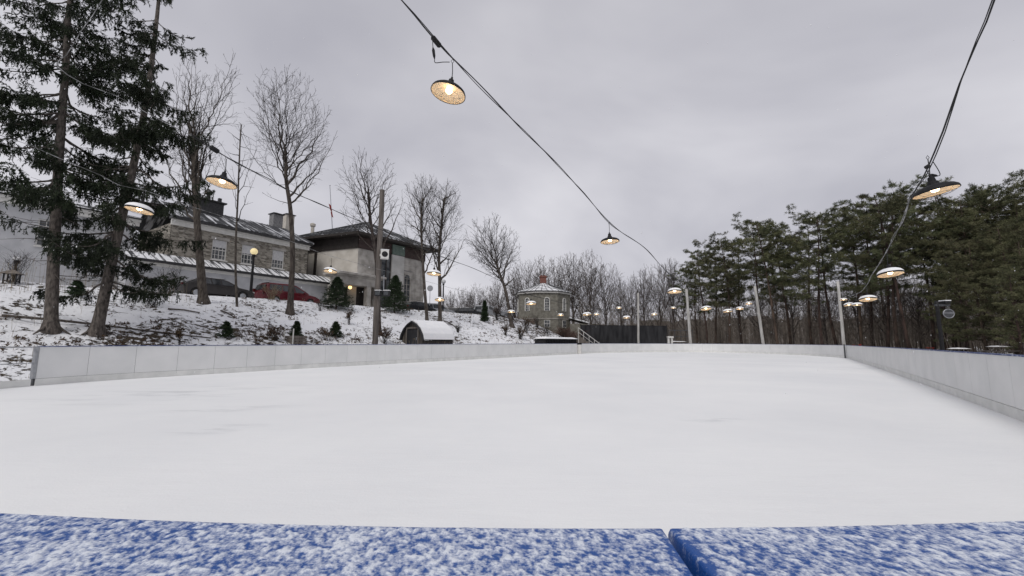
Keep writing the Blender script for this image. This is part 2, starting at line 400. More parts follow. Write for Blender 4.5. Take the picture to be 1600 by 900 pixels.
toV = lambda l: [Vector((*XY(*p), 0)) for p in l]
left_p = catmull(toV(left_nt), .3); far_p = catmull(toV(far_nt), .3)
right_p = catmull(toV(right_nt) , .3)
near_a = catmull([Vector((*XY(*p), 0)) for p in [(3.15, 7.3), (2.95, 5.4)]] + [Vector((3.6, 1.75, 0)), Vector((2.2, .9, 0)), Vector((*nearcurve(1.2), 0))], .3)
nearleft = catmull([Vector((*nearcurve(-1.2), 0))] + toV([(-3.5, -.9), (-7, -2.0), (-11, -2.2), (-14, -1.3), (-16, .3), (-17.0, 1.5)]), .3)
gate_p = catmull(toV([(-17.0, 1.5), (-17.3, 2.0), (-17.74, 2.87)]), .2)
near_mid = [Vector((*nearcurve(x), 0)) for x in np.linspace(1.2, -1.2, 25)]
BH = 1.075          # top of the panels
inner = left_p + far_p + right_p + near_a + near_mid + nearleft + gate_p
# ice sheet
me = bpy.data.meshes.new('rink_ice'); bm = bmesh.new()
# widen very slightly below the boards
cen = Vector((*XY(-7.5, 27), 0))
vv = [bm.verts.new(p + (p - cen).normalized() * .06) for p in inner]
f = bm.faces.new(vv); bmesh.ops.triangulate(bm, faces=[f]); bmesh.ops.recalc_face_normals(bm, faces=bm.faces)
if sum(f_.normal.z for f_ in bm.faces) < 0: bmesh.ops.reverse_faces(bm, faces=bm.faces)
bm.to_mesh(me); me.materials.append(ice_mat()); io = bpy.data.objects.new('rink_ice', me); C.objects.link(io); tag(io, kind='structure')

def resample(pts, L):
    d = [0]
    for i in range(1, len(pts)): d.append(d[-1] + (pts[i] - pts[i - 1]).length)
    n_ = max(1, round(d[-1] / L)); res = []; j = 0
    for k in range(n_ + 1):
        s_ = d[-1] * k / n_
        while j < len(d) - 2 and d[j + 1] < s_: j += 1
        u = (s_ - d[j]) / max(1e-9, d[j + 1] - d[j]); res.append(pts[j].lerp(pts[j + 1], u))
    return res
def frame2(a, b):      # x along, y to the outside (left of travel for clockwise inside?), z up
    d = (b - a).normalized(); nrm = Vector((-d.y, d.x, 0))
    if (nrm.dot((a + b) / 2 - cen)) < 0: nrm = -nrm
    M = Matrix.Identity(4); M.col[0][:3] = d; M.col[1][:3] = nrm; M.col[2][:3] = (0, 0, 1); M.col[3][:3] = a
    return M, (b - a).length
def boards(name, pts, label, L=1.22, capmat=None, capw=.12, docap=True, kick=.19):
    root = empty(name, pts[0], 0, label, 'rink boards', 'white boards round the rink'); inv = Matrix.Translation(-pts[0])
    rs = resample(pts, L)
    kb = MB(); fb = MB(); cb = MB()
    for i in range(len(rs) - 1):
        M, l = frame2(rs[i], rs[i + 1]); M = inv @ M
        g = .004; pb = MB(); pb.box(g, l - g, 0, .014, kick + .006, BH, M=M); pb.build('board_panel', M_panel, root)
        kb.box(.002, l - .002, -.010, .016, 0.0, kick, M=M)
        fb.box(-.006, l + .006, .0155, .05, .02, BH - .004, M=M)
        fb.box(-.02, .02, .05, .16, 0, BH - .03, M=M)
        if docap: cb.box(-.003, l + .003, -.018, capw - .02, BH + .002, BH + .026, M=M)
    fb.build('frame', M_frame, root); kb.build('kick_plate', M_kick, root)
    if docap: cb.build('cap_rail', capmat or M_cap, root)
    return root
boards('rink_boards', left_p, 'long white rink boards along the foot of the snowy bank on the left')
boards('rink_boards', far_p, 'curved white rink boards closing the far end of the rink')
boards('rink_boards', right_p, 'white rink boards running along the right side in front of the pines')
nb1 = boards('rink_boards', near_a + near_mid[1:] + nearleft[1:], 'near end rink boards under the snow dusted blue cap planks', docap=False)
# outer cap of the hidden part
cb = MB(); inv = Matrix.Translation(-near_a[0])
for pts in (near_a[:-1] , nearleft[2:]):
    rs = resample(pts, 1.22)
    for i in range(len(rs) - 1):
        M, l = frame2(rs[i], rs[i + 1]); cb.box(0, l, -.018, .12, BH + .002, BH + .026, M=inv @ M)
cb.build('cap_rail', M_cap, nb1)

# near blue cap planks with snow
def near_snow_mat():
    m = bpy.data.materials.new('blue_cap_with_snow'); m.use_nodes = True; t = m.node_tree; b = t.nodes['Principled BSDF']
    at = t.nodes.new('ShaderNodeAttribute'); at.attribute_name = 'snow'
    geo = t.nodes.new('ShaderNodeNewGeometry')
    nz = t.nodes.new('ShaderNodeTexNoise'); nz.inputs['Scale'].default_value = 480; nz.inputs['Detail'].default_value = 4; nz.inputs['Roughness'].default_value = .65; t.links.new(geo.outputs['Position'], nz.inputs['Vector'])
    ad = t.nodes.new('ShaderNodeMath'); ad.operation = 'MULTIPLY_ADD'; t.links.new(nz.outputs[0], ad.inputs[0]); ad.inputs[1].default_value = .9; t.links.new(at.outputs['Fac'], ad.inputs[2])
    mr = t.nodes.new('ShaderNodeMapRange'); mr.inputs[1].default_value = .66; mr.inputs[2].default_value = 1.16; t.links.new(ad.outputs[0], mr.inputs[0])
    mx = t.nodes.new('ShaderNodeMix'); mx.data_type = 'RGBA'; mx.inputs[6].default_value = (.007, .070, .29, 1); mx.inputs[7].default_value = (.70, .74, .81, 1)
    t.links.new(mr.outputs[0], mx.inputs[0]); t.links.new(mx.outputs[2], b.inputs['Base Color'])
    r2 = t.nodes.new('ShaderNodeMapRange'); r2.inputs[3].default_value = .45; r2.inputs[4].default_value = .9; t.links.new(mr.outputs[0], r2.inputs[0]); t.links.new(r2.outputs[0], b.inputs['Roughness'])
    bp = t.nodes.new('ShaderNodeBump'); bp.inputs['Strength'].default_value = .6; bp.inputs['Distance'].default_value = .002; t.links.new(nz.outputs[0], bp.inputs['Height']); t.links.new(bp.outputs[0], b.inputs['Normal'])
    return m
M_nearcap = near_snow_mat()
def cap_plank(X0, X1, lean0, lean1):
    # grid over the plank: u along X, v from the rink edge (0) towards the viewer (1)
    st = .0018; nu = int((X1 - X0) / st); wv = .172; nv = int(wv / st)
    top = BH + .034; V = []; S = []
    for j in range(nv + 1):
        v = j / nv
        for i in range(nu + 1):
            u = i / nu; X = X0 + (X1 - X0) * u
            if u < .5: X -= lean0 * v * (1 - 2 * u)
            else: X += lean1 * v * (2 * u - 1) * -1
            Y = nearcurve(X)[1] - .005 - wv * v
            p = Vector((X * 120, Y * 95, 0)); p2 = Vector((X * 300, Y * 260, 3)); p3 = Vector((X * 17, Y * 17, 9))
            s_ = .455 + .42 * mnoise.noise(p) + .42 * mnoise.noise(p2) + .16 * mnoise.noise(p3)
            ed = min((X - X0) / .02, (X1 - X) / .02) if False else min(u * nu * st / .016, (1 - u) * nu * st / .016, 1)
            s_ = s_ - .42 * (1 - max(0, ed)) - .30 * max(0, 1 - j * st / .004)
            s_ = max(0, min(1, s_)); S.append(s_)
            z = top + .0028 * max(0, s_ - .38)
            # rounded long edge and ends
            e1 = j * st; r = .0035
            if e1 < r: z -= r - math.sqrt(max(0, r * r - (r - e1) ** 2))
            e2 = min(u, 1 - u) * nu * st
            if e2 < r: z -= r - math.sqrt(max(0, r * r - (r - e2) ** 2))
            V.append((X, Y, z))
    n0 = len(V); Q = []
    w = nu + 1
    for j in range(nv):
        for i in range(nu): Q.append((j * w + i, (j + 1) * w + i, (j + 1) * w + i + 1, j * w + i + 1))
    # skirts
    ring = [i for i in range(w)] + [j * w + nu for j in range(1, nv + 1)] + [nv * w + i for i in range(nu - 1, -1, -1)] + [j * w for j in range(nv - 1, 0, -1)]
    for r_ in ring:
        V.append((V[r_][0], V[r_][1], BH + .003)); S.append(0.0)
    L_ = len(ring)
    for k in range(L_):
        k2 = (k + 1) % L_; Q.append((ring[k], ring[k2], n0 + k2, n0 + k))
    o = np_mesh('cap_plank', np.array(V), np.array(Q), M_nearcap, smooth=False)
    at = o.data.attributes.new('snow', 'FLOAT', 'POINT'); at.data.foreach_set('value', np.array(S, dtype=np.float32))
    o.parent = nb1; o.matrix_parent_inverse = Matrix.Translation(-near_a[0])
    return o
cap_plank(-1.15, .1495, 0, .010)
cap_plank(.1545, 1.15, -.006, 0)

# left gate opening: post, rails, sill
gr = empty('rink_gate', left_p[0], 0, 'open framed gate with thin rails at the left end of the white boards', 'gate')
inv = Matrix.Translation(-left_p[0]); rs = resample(gate_p, 1.6)
Mx, l = frame2(rs[0], rs[-1]); Mx = inv @ Mx
b_ = MB(); b_.box(l - .015, l + .065, -.03, .05, .20, BH + .02, M=Mx); b_.build('post', M_alu, gr)
b_ = MB(); b_.box(0, l - .016, -.01, .03, BH - .015, BH + .012, M=Mx); b_.build('top_rail', M_alu, gr)
b_ = MB(); b_.box(0, l - .016, -.005, .02, .62, .645, M=Mx); b_.build('middle_rail', M_alu, gr)
b_ = MB(); b_.box(0, l - .016, -.012, .02, .0, .19, M=Mx); b_.build('sill', M_kick, gr)
# gate marker posts at far seams
p = Vector((*XY(-19.0, 42.45), 0)); g = empty('gate_post', p, -AX, 'short white gate post with a black top between left and far boards', 'post')
b_ = MB(); b_.box(-.25, .25, -.12, .05, .02, .98); b_.build('post_panel', M_whitetrim, g)
b_ = MB(); b_.box(-.28, .28, -.14, .10, .985, 1.16); b_.build('latch_box', M_black, g)
p = Vector((*XY(3.83, 46.15), 0)); g = empty('boards_hinge_post', p, -AX, 'thin dark upright closing the seam at the far right corner of the rink', 'post')
b_ = MB(); b_.box(-.11, -.01, -.05, .04, .0, BH + .06); b_.box(-.13, .01, -.07, .06, BH + .06, BH + .08); b_.build('upright', M_frame, g)

# ------------------------------------------------------------------ tree builders
rng = np.random.default_rng(5)
def sticks(p0, p1, r0, r1):
    p0 = np.asarray(p0, float); p1 = np.asarray(p1, float); n = len(p0); d = p1 - p0; d /= np.linalg.norm(d, axis=1)[:, None] + 1e-9
    a = np.cross(d, np.array([0.31, 0.2, .93])); a /= np.linalg.norm(a, axis=1)[:, None] + 1e-9; b = np.cross(d, a)
    r0 = np.broadcast_to(r0, (n,))[:, None]; r1 = np.broadcast_to(r1, (n,))[:, None]; V = np.empty((n, 6, 3))
    for k in range(3):
        an = 2.0944 * k; o = a * math.cos(an) + b * math.sin(an); V[:, k] = p0 + o * r0; V[:, 3 + k] = p1 + o * r1
    base = (np.arange(n) * 6)[:, None]; Q = np.concatenate([base + np.array([[k, (k + 1) % 3, 3 + (k + 1) % 3, 3 + k]]) for k in range(3)])
    return V.reshape(-1, 3), Q
def inside(p, env):
    for c, r in env:
        if ((p[0] - c[0]) / r[0]) ** 2 + ((p[1] - c[1]) / r[1]) ** 2 + ((p[2] - c[2]) / r[2]) ** 2 < 1: return True
    return False
def bare_tree(name, trunk, env, r_base, seed, nl=12, fork=.45, label=None, cat='tree', group=None, mats=None, loc=None, flare=True, extra=(), sec=.55, tw=.006, l2=.55, dens=1.0, open_=.5):
    """trunk: world points; env: list of ellipsoids that bound the crown; limbs sweep up from the upper trunk to the crown edge"""
    rr = random.Random(seed); loc = Vector(loc if loc is not None else trunk[0]); root = empty(name, loc, 0, label, cat, group)
    tp = catmull([Vector(p) - loc for p in trunk], .4); env = [((c[0] - loc.x, c[1] - loc.y, c[2] - loc.z), r) for c, r in env]
    big = MB(); small = MB(); T0 = []; T1 = []; R0 = []; R1 = []
    nT = len(tp); rad = [r_base * (1 - .52 * i / nT) for i in range(nT)]
    for i, p in enumerate(tp):
        hz = max(0, p.z)
        if flare: rad[i] *= 1 + .55 * math.exp(-hz / .3)
    big.tube([tp[0] + Vector((0, 0, -.4))] + tp, [rad[0] * 1.1] + rad, 10, cap=True)
    ce = sum((Vector(c) for c, r in env), Vector()) / len(env)
    def limb(s, T, r0, k, bend=.5):
        d = T - s; c = s + Vector((d.x * (.34 + .32 * bend), d.y * (.34 + .32 * bend), d.z * (.52 - .30 * bend))); n_ = max(6, int(d.length / .45)); pts = []
        for i in range(n_ + 1):
            u = i / n_; p = s * (1 - u) ** 2 + c * 2 * u * (1 - u) + T * u * u
            if 0 < i: p = p + Vector((rr.gauss(0, 1), rr.gauss(0, 1), rr.gauss(0, .6))) * .045 * min(1.5, d.length * .25)
            pts.append(p)
        rs = [max(tw, r0 * (1 - .93 * (i / n_) ** .8)) for i in range(n_ + 1)]
        (big if r0 > .045 else small).tube(pts, rs, 7 if r0 > .045 else 4, cap=False)
        return pts, rs
    def grow(pts, rs, lvl, Lp):
        n_ = len(pts) - 1; Ltot = sum((pts[i + 1] - pts[i]).length for i in range(n_))
        step = (sec, .30, .17)[lvl - 1] / dens; k = int(Ltot * (.92 if lvl == 1 else .85) / step); az = rr.uniform(0, 6.28)
        for j in range(k):
            u = 1 - (j + rr.random()) / k * (.88 if lvl == 1 else .85); f_ = u * n_; i = min(n_ - 1, int(f_)); p = pts[i].lerp(pts[i + 1], f_ - i); d = (pts[i + 1] - pts[i]).normalized()
            az += 2.4 + rr.uniform(-.5, .5); a = d.cross(Vector((math.cos(az), math.sin(az), .3))).normalized(); ang = math.radians(rr.uniform(26, 52))
            q = d * math.cos(ang) + a * math.sin(ang); q = (q + Vector((0, 0, .10)) + (p - ce).normalized() * .18).normalized()
            L = (l2, .34, .45)[lvl - 1] * Lp * rr.uniform(.45, 1.1) * (1.15 - .55 * u)
            if lvl == 3: L = rr.uniform(.15, .42)
            L = max(.12, min(L, (3.2, 1.4, .5)[lvl - 1] * max(1, sc_)))
            if lvl < 3 and not inside(p + q * L, env): L *= .55
            if lvl < 3 and not inside(p + q * L, env) : L *= .6
            e = p + q * L
            if lvl == 1:
                n2 = max(3, int(L / .35)); pp_ = [p]; dd = q.copy()
                for z in range(n2): dd = (dd + Vector((rr.gauss(0, .12), rr.gauss(0, .12), rr.gauss(.06, .08)))).normalized(); pp_.append(pp_[-1] + dd * L / n2)
                r1 = max(tw, min(rs[i] * .6, .012 + L * .009)); r_s = [max(tw * .8, r1 * (1 - .8 * z / n2)) for z in range(n2 + 1)]; small.tube(pp_, r_s, 3, cap=False); grow(pp_, r_s, 2, L)
            elif lvl == 2:
                m_ = p.lerp(e, .5) + Vector((rr.gauss(0, .04), rr.gauss(0, .04), rr.gauss(0, .03))) * L * 1.5
                T0.extend((tuple(p), tuple(m_))); T1.extend((tuple(m_), tuple(e))); R0.extend((tw * .95, tw * .8)); R1.extend((tw * .8, tw * .5)); grow([p, m_, e], [tw] * 3, 3, L)
            else:
                T0.append(tuple(p)); T1.append(tuple(e)); R0.append(tw * .7); R1.append(tw * .4)
    sc_ = max(r[0] for c, r in env) / 3.5
    for i in range(nl):
        f_ = fork + (1 - fork) * (i / max(1, nl - 1)) ** .8; k = min(nT - 2, int(f_ * (nT - 1))); s_ = tp[k].lerp(tp[k + 1], f_ * (nT - 1) - k)
        c, r = env[i % len(env)] if len(env) > 1 and rr.random() < .75 else env[0]
        az = i * 2.4 + rr.uniform(-.4, .4); el = rr.uniform(-.45, .45) + 1.15 * (i / nl) ** .8; el = min(el, 1.5)
        T = Vector((c[0] + r[0] * math.cos(el) * math.cos(az) * .97, c[1] + r[1] * math.cos(el) * math.sin(az) * .97, c[2] + r[2] * math.sin(el) * .97 - r[2] * .12 * (1 - i / nl)))
        pts, rs = limb(s_, T, rad[k] * (rr.uniform(.66, .86) if i % 3 == 0 else rr.uniform(.3, .5)), i, open_); grow(pts, rs, 1, (T - s_).length)
    for (f_, T, rf) in extra:
        k = min(nT - 2, int(f_ * (nT - 1))); T = Vector(T) - loc; pts, rs = limb(tp[k], T, rad[k] * rf, 0, .8); grow(pts, rs, 1, (T - tp[k]).length)
    mats = mats or (M_bark, M_twig)
    big.build('trunk', mats[0], root, smooth=True); cr_ = small.build('crown', mats[1], root)
    V, Q = sticks(T0, T1, np.array(R0), np.array(R1)); np_mesh('twigs', V, Q, mats[1], cr_)
    return root

def blades(p0, p1, per, length, width, spread, r_, droop=0.0):
    """needle blades on twig segments p0->p1 (arrays)"""
    n = len(p0); idx = np.repeat(np.arange(n), per); m = len(idx)
    u = r_.uniform(0, 1, m)[:, None]; b0 = p0[idx] * (1 - u) + p1[idx] * u
    d = p1[idx] - p0[idx]; d /= np.linalg.norm(d, axis=1)[:, None] + 1e-9
    k = d + r_.normal(0, spread, (m, 3)); k[:, 2] -= droop; k /= np.linalg.norm(k, axis=1)[:, None]
    L_ = (length * r_.uniform(.6, 1.3, m))[:, None]
    sd_ = np.cross(k, r_.normal(0, 1, (m, 3))); sd_ /= np.linalg.norm(sd_, axis=1)[:, None] + 1e-9
    w = width * r_.uniform(.7, 1.3, m)[:, None]
    V = np.empty((m, 4, 3)); V[:, 0] = b0; V[:, 1] = b0 + k * L_ * .45 + sd_ * w * .5; V[:, 2] = b0 + k * L_; V[:, 3] = b0 + k * L_ * .45 - sd_ * w * .5
    return V.reshape(-1, 3), np.arange(m * 4).reshape(-1, 4)

def spruce(name, trunk, r_base, zlo, zhi, lenf, seed, label, per=9, dens=1.0, blade=.12, bw=.028):
    r_ = np.random.default_rng(seed); rr = random.Random(seed)
    loc = Vector(trunk[0]); root = empty(name, loc, 0, label, 'tree', 'tall spruces on the snowy bank')
    tp = catmull([Vector(p) - loc for p in trunk], .4); nT = len(tp); Htot = tp[-1].z
    wood = MB()
    rad = [r_base * (1 - .82 * max(0, p_.z) / Htot) * (1 + .55 * math.exp(-max(0, p_.z) / .22)) for p_ in tp]
    wood.tube([tp[0] + Vector((0, 0, -.5))] + tp, [rad[0] * 1.1] + rad, 14)
    for k in range(6):   # root flares
        a_ = k * 1.05 + rr.random(); L_ = r_base * rr.uniform(2.2, 3.6)
        wood.tube([tp[0] + Vector((0, 0, .35)), tp[0] + Vector((math.cos(a_) * L_ * .5, math.sin(a_) * L_ * .5, .06)), tp[0] + Vector((math.cos(a_) * L_, math.sin(a_) * L_, -.15))], [r_base * .45, r_base * .28, r_base * .1], 6)
    def at(z):
        for i in range(nT - 1):
            if tp[i + 1].z >= z: 
                u = (z - tp[i].z) / max(1e-6, tp[i + 1].z - tp[i].z); return tp[i].lerp(tp[i + 1], u), rad[i]
        return tp[-1], rad[-1]
    A0 = []; A1 = []
    limbs = MB(); z = zlo
    while z < zhi:
        c, tr = at(z); nb = rr.choice((3, 4, 5, 5))
        for k in range(nb):
            if rr.random() > dens: continue
            az = rr.uniform(0, 2 * math.pi); L_ = lenf(z, az) * rr.uniform(.45, 1.2)
            if L_ < .4: continue
            pts = []; dirv_ = Vector((math.cos(az), math.sin(az), 0)); zc = rr.uniform(-.15, .15)
            dr = rr.uniform(.10, .32)
            for j in range(9):
                u = j / 8; pts.append(c + dirv_ * L_ * u + Vector((0, 0, zc * L_ * u - dr * L_ * math.sin(u * 2.4) + .10 * L_ * u * u)) + Vector((rr.gauss(0, .03), rr.gauss(0, .03), rr.gauss(0, .02))) * L_ * .5)
            limbs.tube(pts, [max(.008, min(.045, tr * .3) * (1 - u_ / 8.5)) for u_ in range(9)], 5, cap=False)
            side = dirv_.cross(Vector((0, 0, 1)))
            nt_ = int(L_ * 15)
            for j in range(nt_):
                u = rr.uniform(.16, 1); i0 = min(7, int(u * 8)); p_ = pts[i0].lerp(pts[i0 + 1], u * 8 - i0)
                sl = (.95 - .65 * u) * rr.uniform(.35, 1.0) * min(1, L_ / 2.2)
                sg = rr.choice((-1, 1)); d_ = (side * sg * rr.uniform(.4, 1) + dirv_ * rr.uniform(.2, .9) + Vector((0, 0, rr.uniform(-.45, .12)))).normalized()
                e = p_ + d_ * sl + Vector((0, 0, -.12 * sl))
                A0.append(p_); A1.append(e)
                if sl > .22:
                    for h_ in range(rr.choice((1, 2, 3))):
                        q0 = p_.lerp(e, rr.uniform(.25, 1)); A0.append(q0); A1.append(q0 + Vector((rr.gauss(0, .08), rr.gauss(0, .08), -rr.uniform(.12, .42))))
            A0.append(pts[6]); A1.append(pts[8])
        z += rr.uniform(.30, .72)
    A0 = np.array([tuple(v) for v in A0]); A1 = np.array([tuple(v) for v in A1])
    V, Q = blades(A0, A1, per, blade, bw, .38, r_, .15)
    # bare dead twigs low on the trunk
    for k in range(22):
        z = rr.uniform(.9, zlo + 1.5); c, tr = at(z); az = rr.uniform(0, 6.28); L_ = rr.uniform(.5, 1.9); d_ = Vector((math.cos(az), math.sin(az), rr.uniform(-.35, .2)))
        m1 = c + d_ * L_ * .55 + Vector((0, 0, -.06)); limbs.tube([c, m1, c + d_ * L_ + Vector((0, 0, rr.uniform(-.3, .1)))], [.016, .010, .004], 4, cap=False)
        for q_ in range(3): limbs.tube([m1, m1 + Vector((rr.gauss(0, .3), rr.gauss(0, .3), rr.uniform(-.3, .2)))], [.006, .003], 3, cap=False)
    wood.build('trunk', M_bark_dark, root, smooth=True)
    lb = limbs.build('limbs', M_bark_dark, root)
    np_mesh('crown', V, Q, M_spruce, root)
    return root

def pine(name, Ht, seed, crown_lo=.45, lean=(0, 0), mat=None, nl=34, rb=.19, wide=1.0, label=None, group='pines in the wood beyond the right boards', tuft=.29):
    r_ = np.random.default_rng(seed); rr = random.Random(seed)
    root = empty(name, (0, 0, 0), 0, label, 'tree', group)
    wood = MB(); tp = []
    for j in range(13):
        u = j / 12; tp.append(Vector((lean[0] * u * Ht + .22 * math.sin(u * 5 + seed), lean[1] * u * Ht + .22 * math.cos(u * 4 + seed * 2) - .22 * math.cos(seed * 2), Ht * u)))
    tp[0] = Vector((0, 0, -.4))
    rad = [rb * (1 - .80 * j / 12) for j in range(13)]; rad[0] *= 1.35
    wood.tube(tp, rad, 8)
    T = []; 
    for i in range(nl):
        u = crown_lo + (1 - crown_lo) * (i + rr.random()) / nl; u = min(u, .995)
        f_ = u * 12; k = min(11, int(f_)); c = tp[k].lerp(tp[k + 1], f_ - k)
        rel = (u - crown_lo) / (1 - crown_lo)
        prof = (.35 + .65 * math.sin(min(1, rel * 1.25 + .12) * math.pi * .85)) if rel < .75 else 1.0 * (1.18 - rel) * 2.1
        L_ = Ht * .21 * wide * prof * rr.uniform(.5, 1.25)
        if L_ < .4: L_ = .4
        az = rr.uniform(0, 6.283); dv = Vector((math.cos(az), math.sin(az), 0)); rise = rr.uniform(.0, .5) + .3 * rel
        pts = [c]
        for j in range(1, 6):
            q_ = j / 5; pts.append(c + dv * L_ * q_ + Vector((0, 0, L_ * rise * q_ ** 1.3)) + Vector((rr.gauss(0, .07), rr.gauss(0, .07), rr.gauss(0, .05))) * L_)
        wood.tube(pts, [rad[k] * .42 * (1 - j / 5.6) for j in range(6)], 4, cap=False)
        ns = max(3, int(L_ * 2.8))
        for s_ in range(ns):
            q_ = rr.uniform(.3, 1) if rr.random() < .8 else 1; k0 = min(4, int(q_ * 5)); b0 = pts[k0].lerp(pts[k0 + 1], q_ * 5 - k0)
            a2 = az + rr.uniform(-1.5, 1.5); l2 = rr.uniform(.3, 1.15) * (L_ * .35 + .25)
            e = b0 + Vector((math.cos(a2) * l2, math.sin(a2) * l2, l2 * rr.uniform(.0, .55)))
            wood.tube([b0, e], [.022, .009], 3, cap=False)
            for q2 in range(rr.randint(3, 7)):
                w_ = rr.uniform(.35, 1.1); T.append(tuple(b0.lerp(e, w_) + Vector((rr.gauss(0, .20), rr.gauss(0, .20), rr.gauss(0, .09)))))
    # tufts
    T = np.array(T); per = 21; idx = np.repeat(np.arange(len(T)), per); m = len(idx)
    d = r_.normal(0, 1, (m, 3)); d[:, 2] = d[:, 2] * .7 + .45; d /= np.linalg.norm(d, axis=1)[:, None]
    L_ = (tuft * r_.uniform(.6, 1.25, m))[:, None]; b0 = T[idx] + r_.normal(0, .05, (m, 3))
    sd_ = np.cross(d, r_.normal(0, 1, (m, 3))); sd_ /= np.linalg.norm(sd_, axis=1)[:, None] + 1e-9; w = .020
    V = np.empty((m, 4, 3)); V[:, 0] = b0 - sd_ * w * .35; V[:, 1] = b0 + sd_ * w; V[:, 2] = b0 + d * L_; V[:, 3] = b0 - sd_ * w
    V[:, 0] = b0 - d * .03
    V[:, 1] = b0 + d * L_ * .4 + sd_ * w; V[:, 3] = b0 + d * L_ * .4 - sd_ * w
    # dead snags below the crown
    for k in range(14):
        u = rr.uniform(.15, crown_lo); f_ = u * 12; kk = int(f_); c = tp[kk].lerp(tp[kk + 1], f_ - kk); az = rr.uniform(0, 6.28); l2 = rr.uniform(.4, 1.8)
        wood.tube([c, c + Vector((math.cos(az) * l2, math.sin(az) * l2, rr.uniform(-.3, .35) * l2))], [.022, .007], 3, cap=False)
    wood.build('trunk', M_pinebark, root, smooth=True)
    np_mesh('crown', V.reshape(-1, 3), np.arange(m * 4).reshape(-1, 4), mat or M_pine, root)
    return root

# ------------------------------------------------------------------ buildings
def wframe(p0, d, z=0.0):      # x along d, y = outward (towards the rink), z up
    d = Vector((d[0], d[1], 0)).normalized(); n_ = Vector((d.y, -d.x, 0))
    M = Matrix.Identity(4); M.col[0][:3] = d; M.col[1][:3] = n_; M.col[2][:3] = (0, 0, 1); M.col[3][:3] = (p0[0], p0[1], z)
    return M
def wall_open(mb, M, x0, x1, z0, z1, ops, dep=.2, back=True, mi=0):
    xs = sorted({x0, x1, *[o[0] for o in ops], *[o[1] for o in ops]}); zs = sorted({z0, z1, *[o[2] for o in ops], *[o[3] for o in ops]})
    for i in range(len(xs) - 1):
        for j in range(len(zs) - 1):
            a, b, c, d = xs[i], xs[i + 1], zs[j], zs[j + 1]; mx_, mz_ = (a + b) / 2, (c + d) / 2
            if any(o[0] < mx_ < o[1] and o[2] < mz_ < o[3] for o in ops): continue
            mb.add([M @ Vector(v) for v in ((a, 0, c), (b, 0, c), (b, 0, d), (a, 0, d))], [(0, 1, 2, 3)], mi)
    for (a, b, c, d) in ops:
        q = [(a, c), (b, c), (b, d), (a, d)]
        for k in range(4):
            (xa, za), (xb, zb) = q[k], q[(k + 1) % 4]
            mb.add([M @ Vector(v) for v in ((xa, 0, za), (xb, 0, zb), (xb, -dep, zb), (xa, -dep, za))], [(0, 1, 2, 3)], mi)
def window(root, M, o, cols=2, rows=4, blind=0.0, fw=.09, frame=None, sill=True, dep=.2):
    a, b, c, d = o; fm = MB(); y0, y1 = -dep + .03, -dep + .11
    fm.box(a, a + fw, y0, y1, c, d, M=M); fm.box(b - fw, b, y0, y1, c, d, M=M)
    fm.box(a + fw, b - fw, y0, y1, c, c + fw, M=M); fm.box(a + fw, b - fw, y0, y1, d - fw, d, M=M)
    mid = (c + d) / 2; fm.box(a + fw, b - fw, y0, y1, mid - .035, mid + .035, M=M)
    for i in range(1, cols):
        x = a + (b - a) * i / cols; fm.box(x - .016, x + .016, y0, y1 - .02, c + fw, d - fw, M=M)
    for j in range(1, rows):
        z = c + (d - c) * j / rows
        if abs(z - mid) > .05: fm.box(a + fw, b - fw, y0, y1 - .022, z - .016, z + .016, M=M)
    w = fm.build('window', frame or M_whitetrim, root)
    g = MB(); g.box(a, b, -dep, y0 - .004, c, d, M=M); g.build('pane', M_glass, w)
    if blind > 0:
        g = MB(); g.box(a + fw, b - fw, y1 + .002, y1 + .012, d - (d - c) * blind, d - .02, M=M); g.build('blind', M_blind, w)
    if sill:
        g = MB(); g.box(a - .08, b + .08, -dep + .12, .10, c - .10, c - .002, M=M); g.build('sill', M_whitetrim, w)
    return w
def arch_window(root, M, xc, w_, z0, z1, off=.012, cols=3, frame=None):
    r = w_ / 2; zs = z1 - r; poly = [(xc - r, z0), (xc + r, z0)] + [(xc + r * math.cos(a), zs + r * math.sin(a)) for a in np.linspace(0, math.pi, 13)]
    def ring(ro, zlo, y0, y1, mat_, nm, par):
        m = MB(); outer = [(xc - ro, zlo)] + [(xc + ro * math.cos(a), zs + ro * math.sin(a)) for a in np.linspace(math.pi, 0, 15)] + [(xc + ro, zlo)]
        inn = [(xc - r, zlo)] + [(xc + r * math.cos(a), zs + r * math.sin(a)) for a in np.linspace(math.pi, 0, 15)] + [(xc + r, zlo)]
        n_ = len(outer); V = [M @ Vector((x, y1, z)) for x, z in outer] + [M @ Vector((x, y1, z)) for x, z in inn] + [M @ Vector((x, y0, z)) for x, z in outer] + [M @ Vector((x, y0, z)) for x, z in inn]
        Fs = []
        for i in range(n_ - 1):
            Fs += [(i, i + 1, n_ + i + 1, n_ + i), (i, 2 * n_ + i, 2 * n_ + i + 1, i + 1), (n_ + i, n_ + i + 1, 3 * n_ + i + 1, 3 * n_ + i)]
        m.add(V, Fs); return m.build(nm, mat_, par)
    wn = ring(r + .13, z0, 0, off + .12, frame or M_whitetrim, 'window', root)
    g = MB(); n_ = len(poly); g.add([M @ Vector((x, off, z)) for x, z in poly], [tuple(range(n_))]); g.build('pane', M_glass, wn)
    mu = MB()
    for i in range(1, cols): x = xc - r + w_ * i / cols; mu.box(x - .018, x + .018, off + .002, off + .05, z0, zs + r * .75, M=M)
    for j in range(0, 5): z = z0 + (zs - z0) * j / 4; mu.box(xc - r, xc + r, off + .002, off + .045, z - .018, z + .018, M=M)
    mu.build('glazing_bars', frame or M_whitetrim, wn)
    return wn
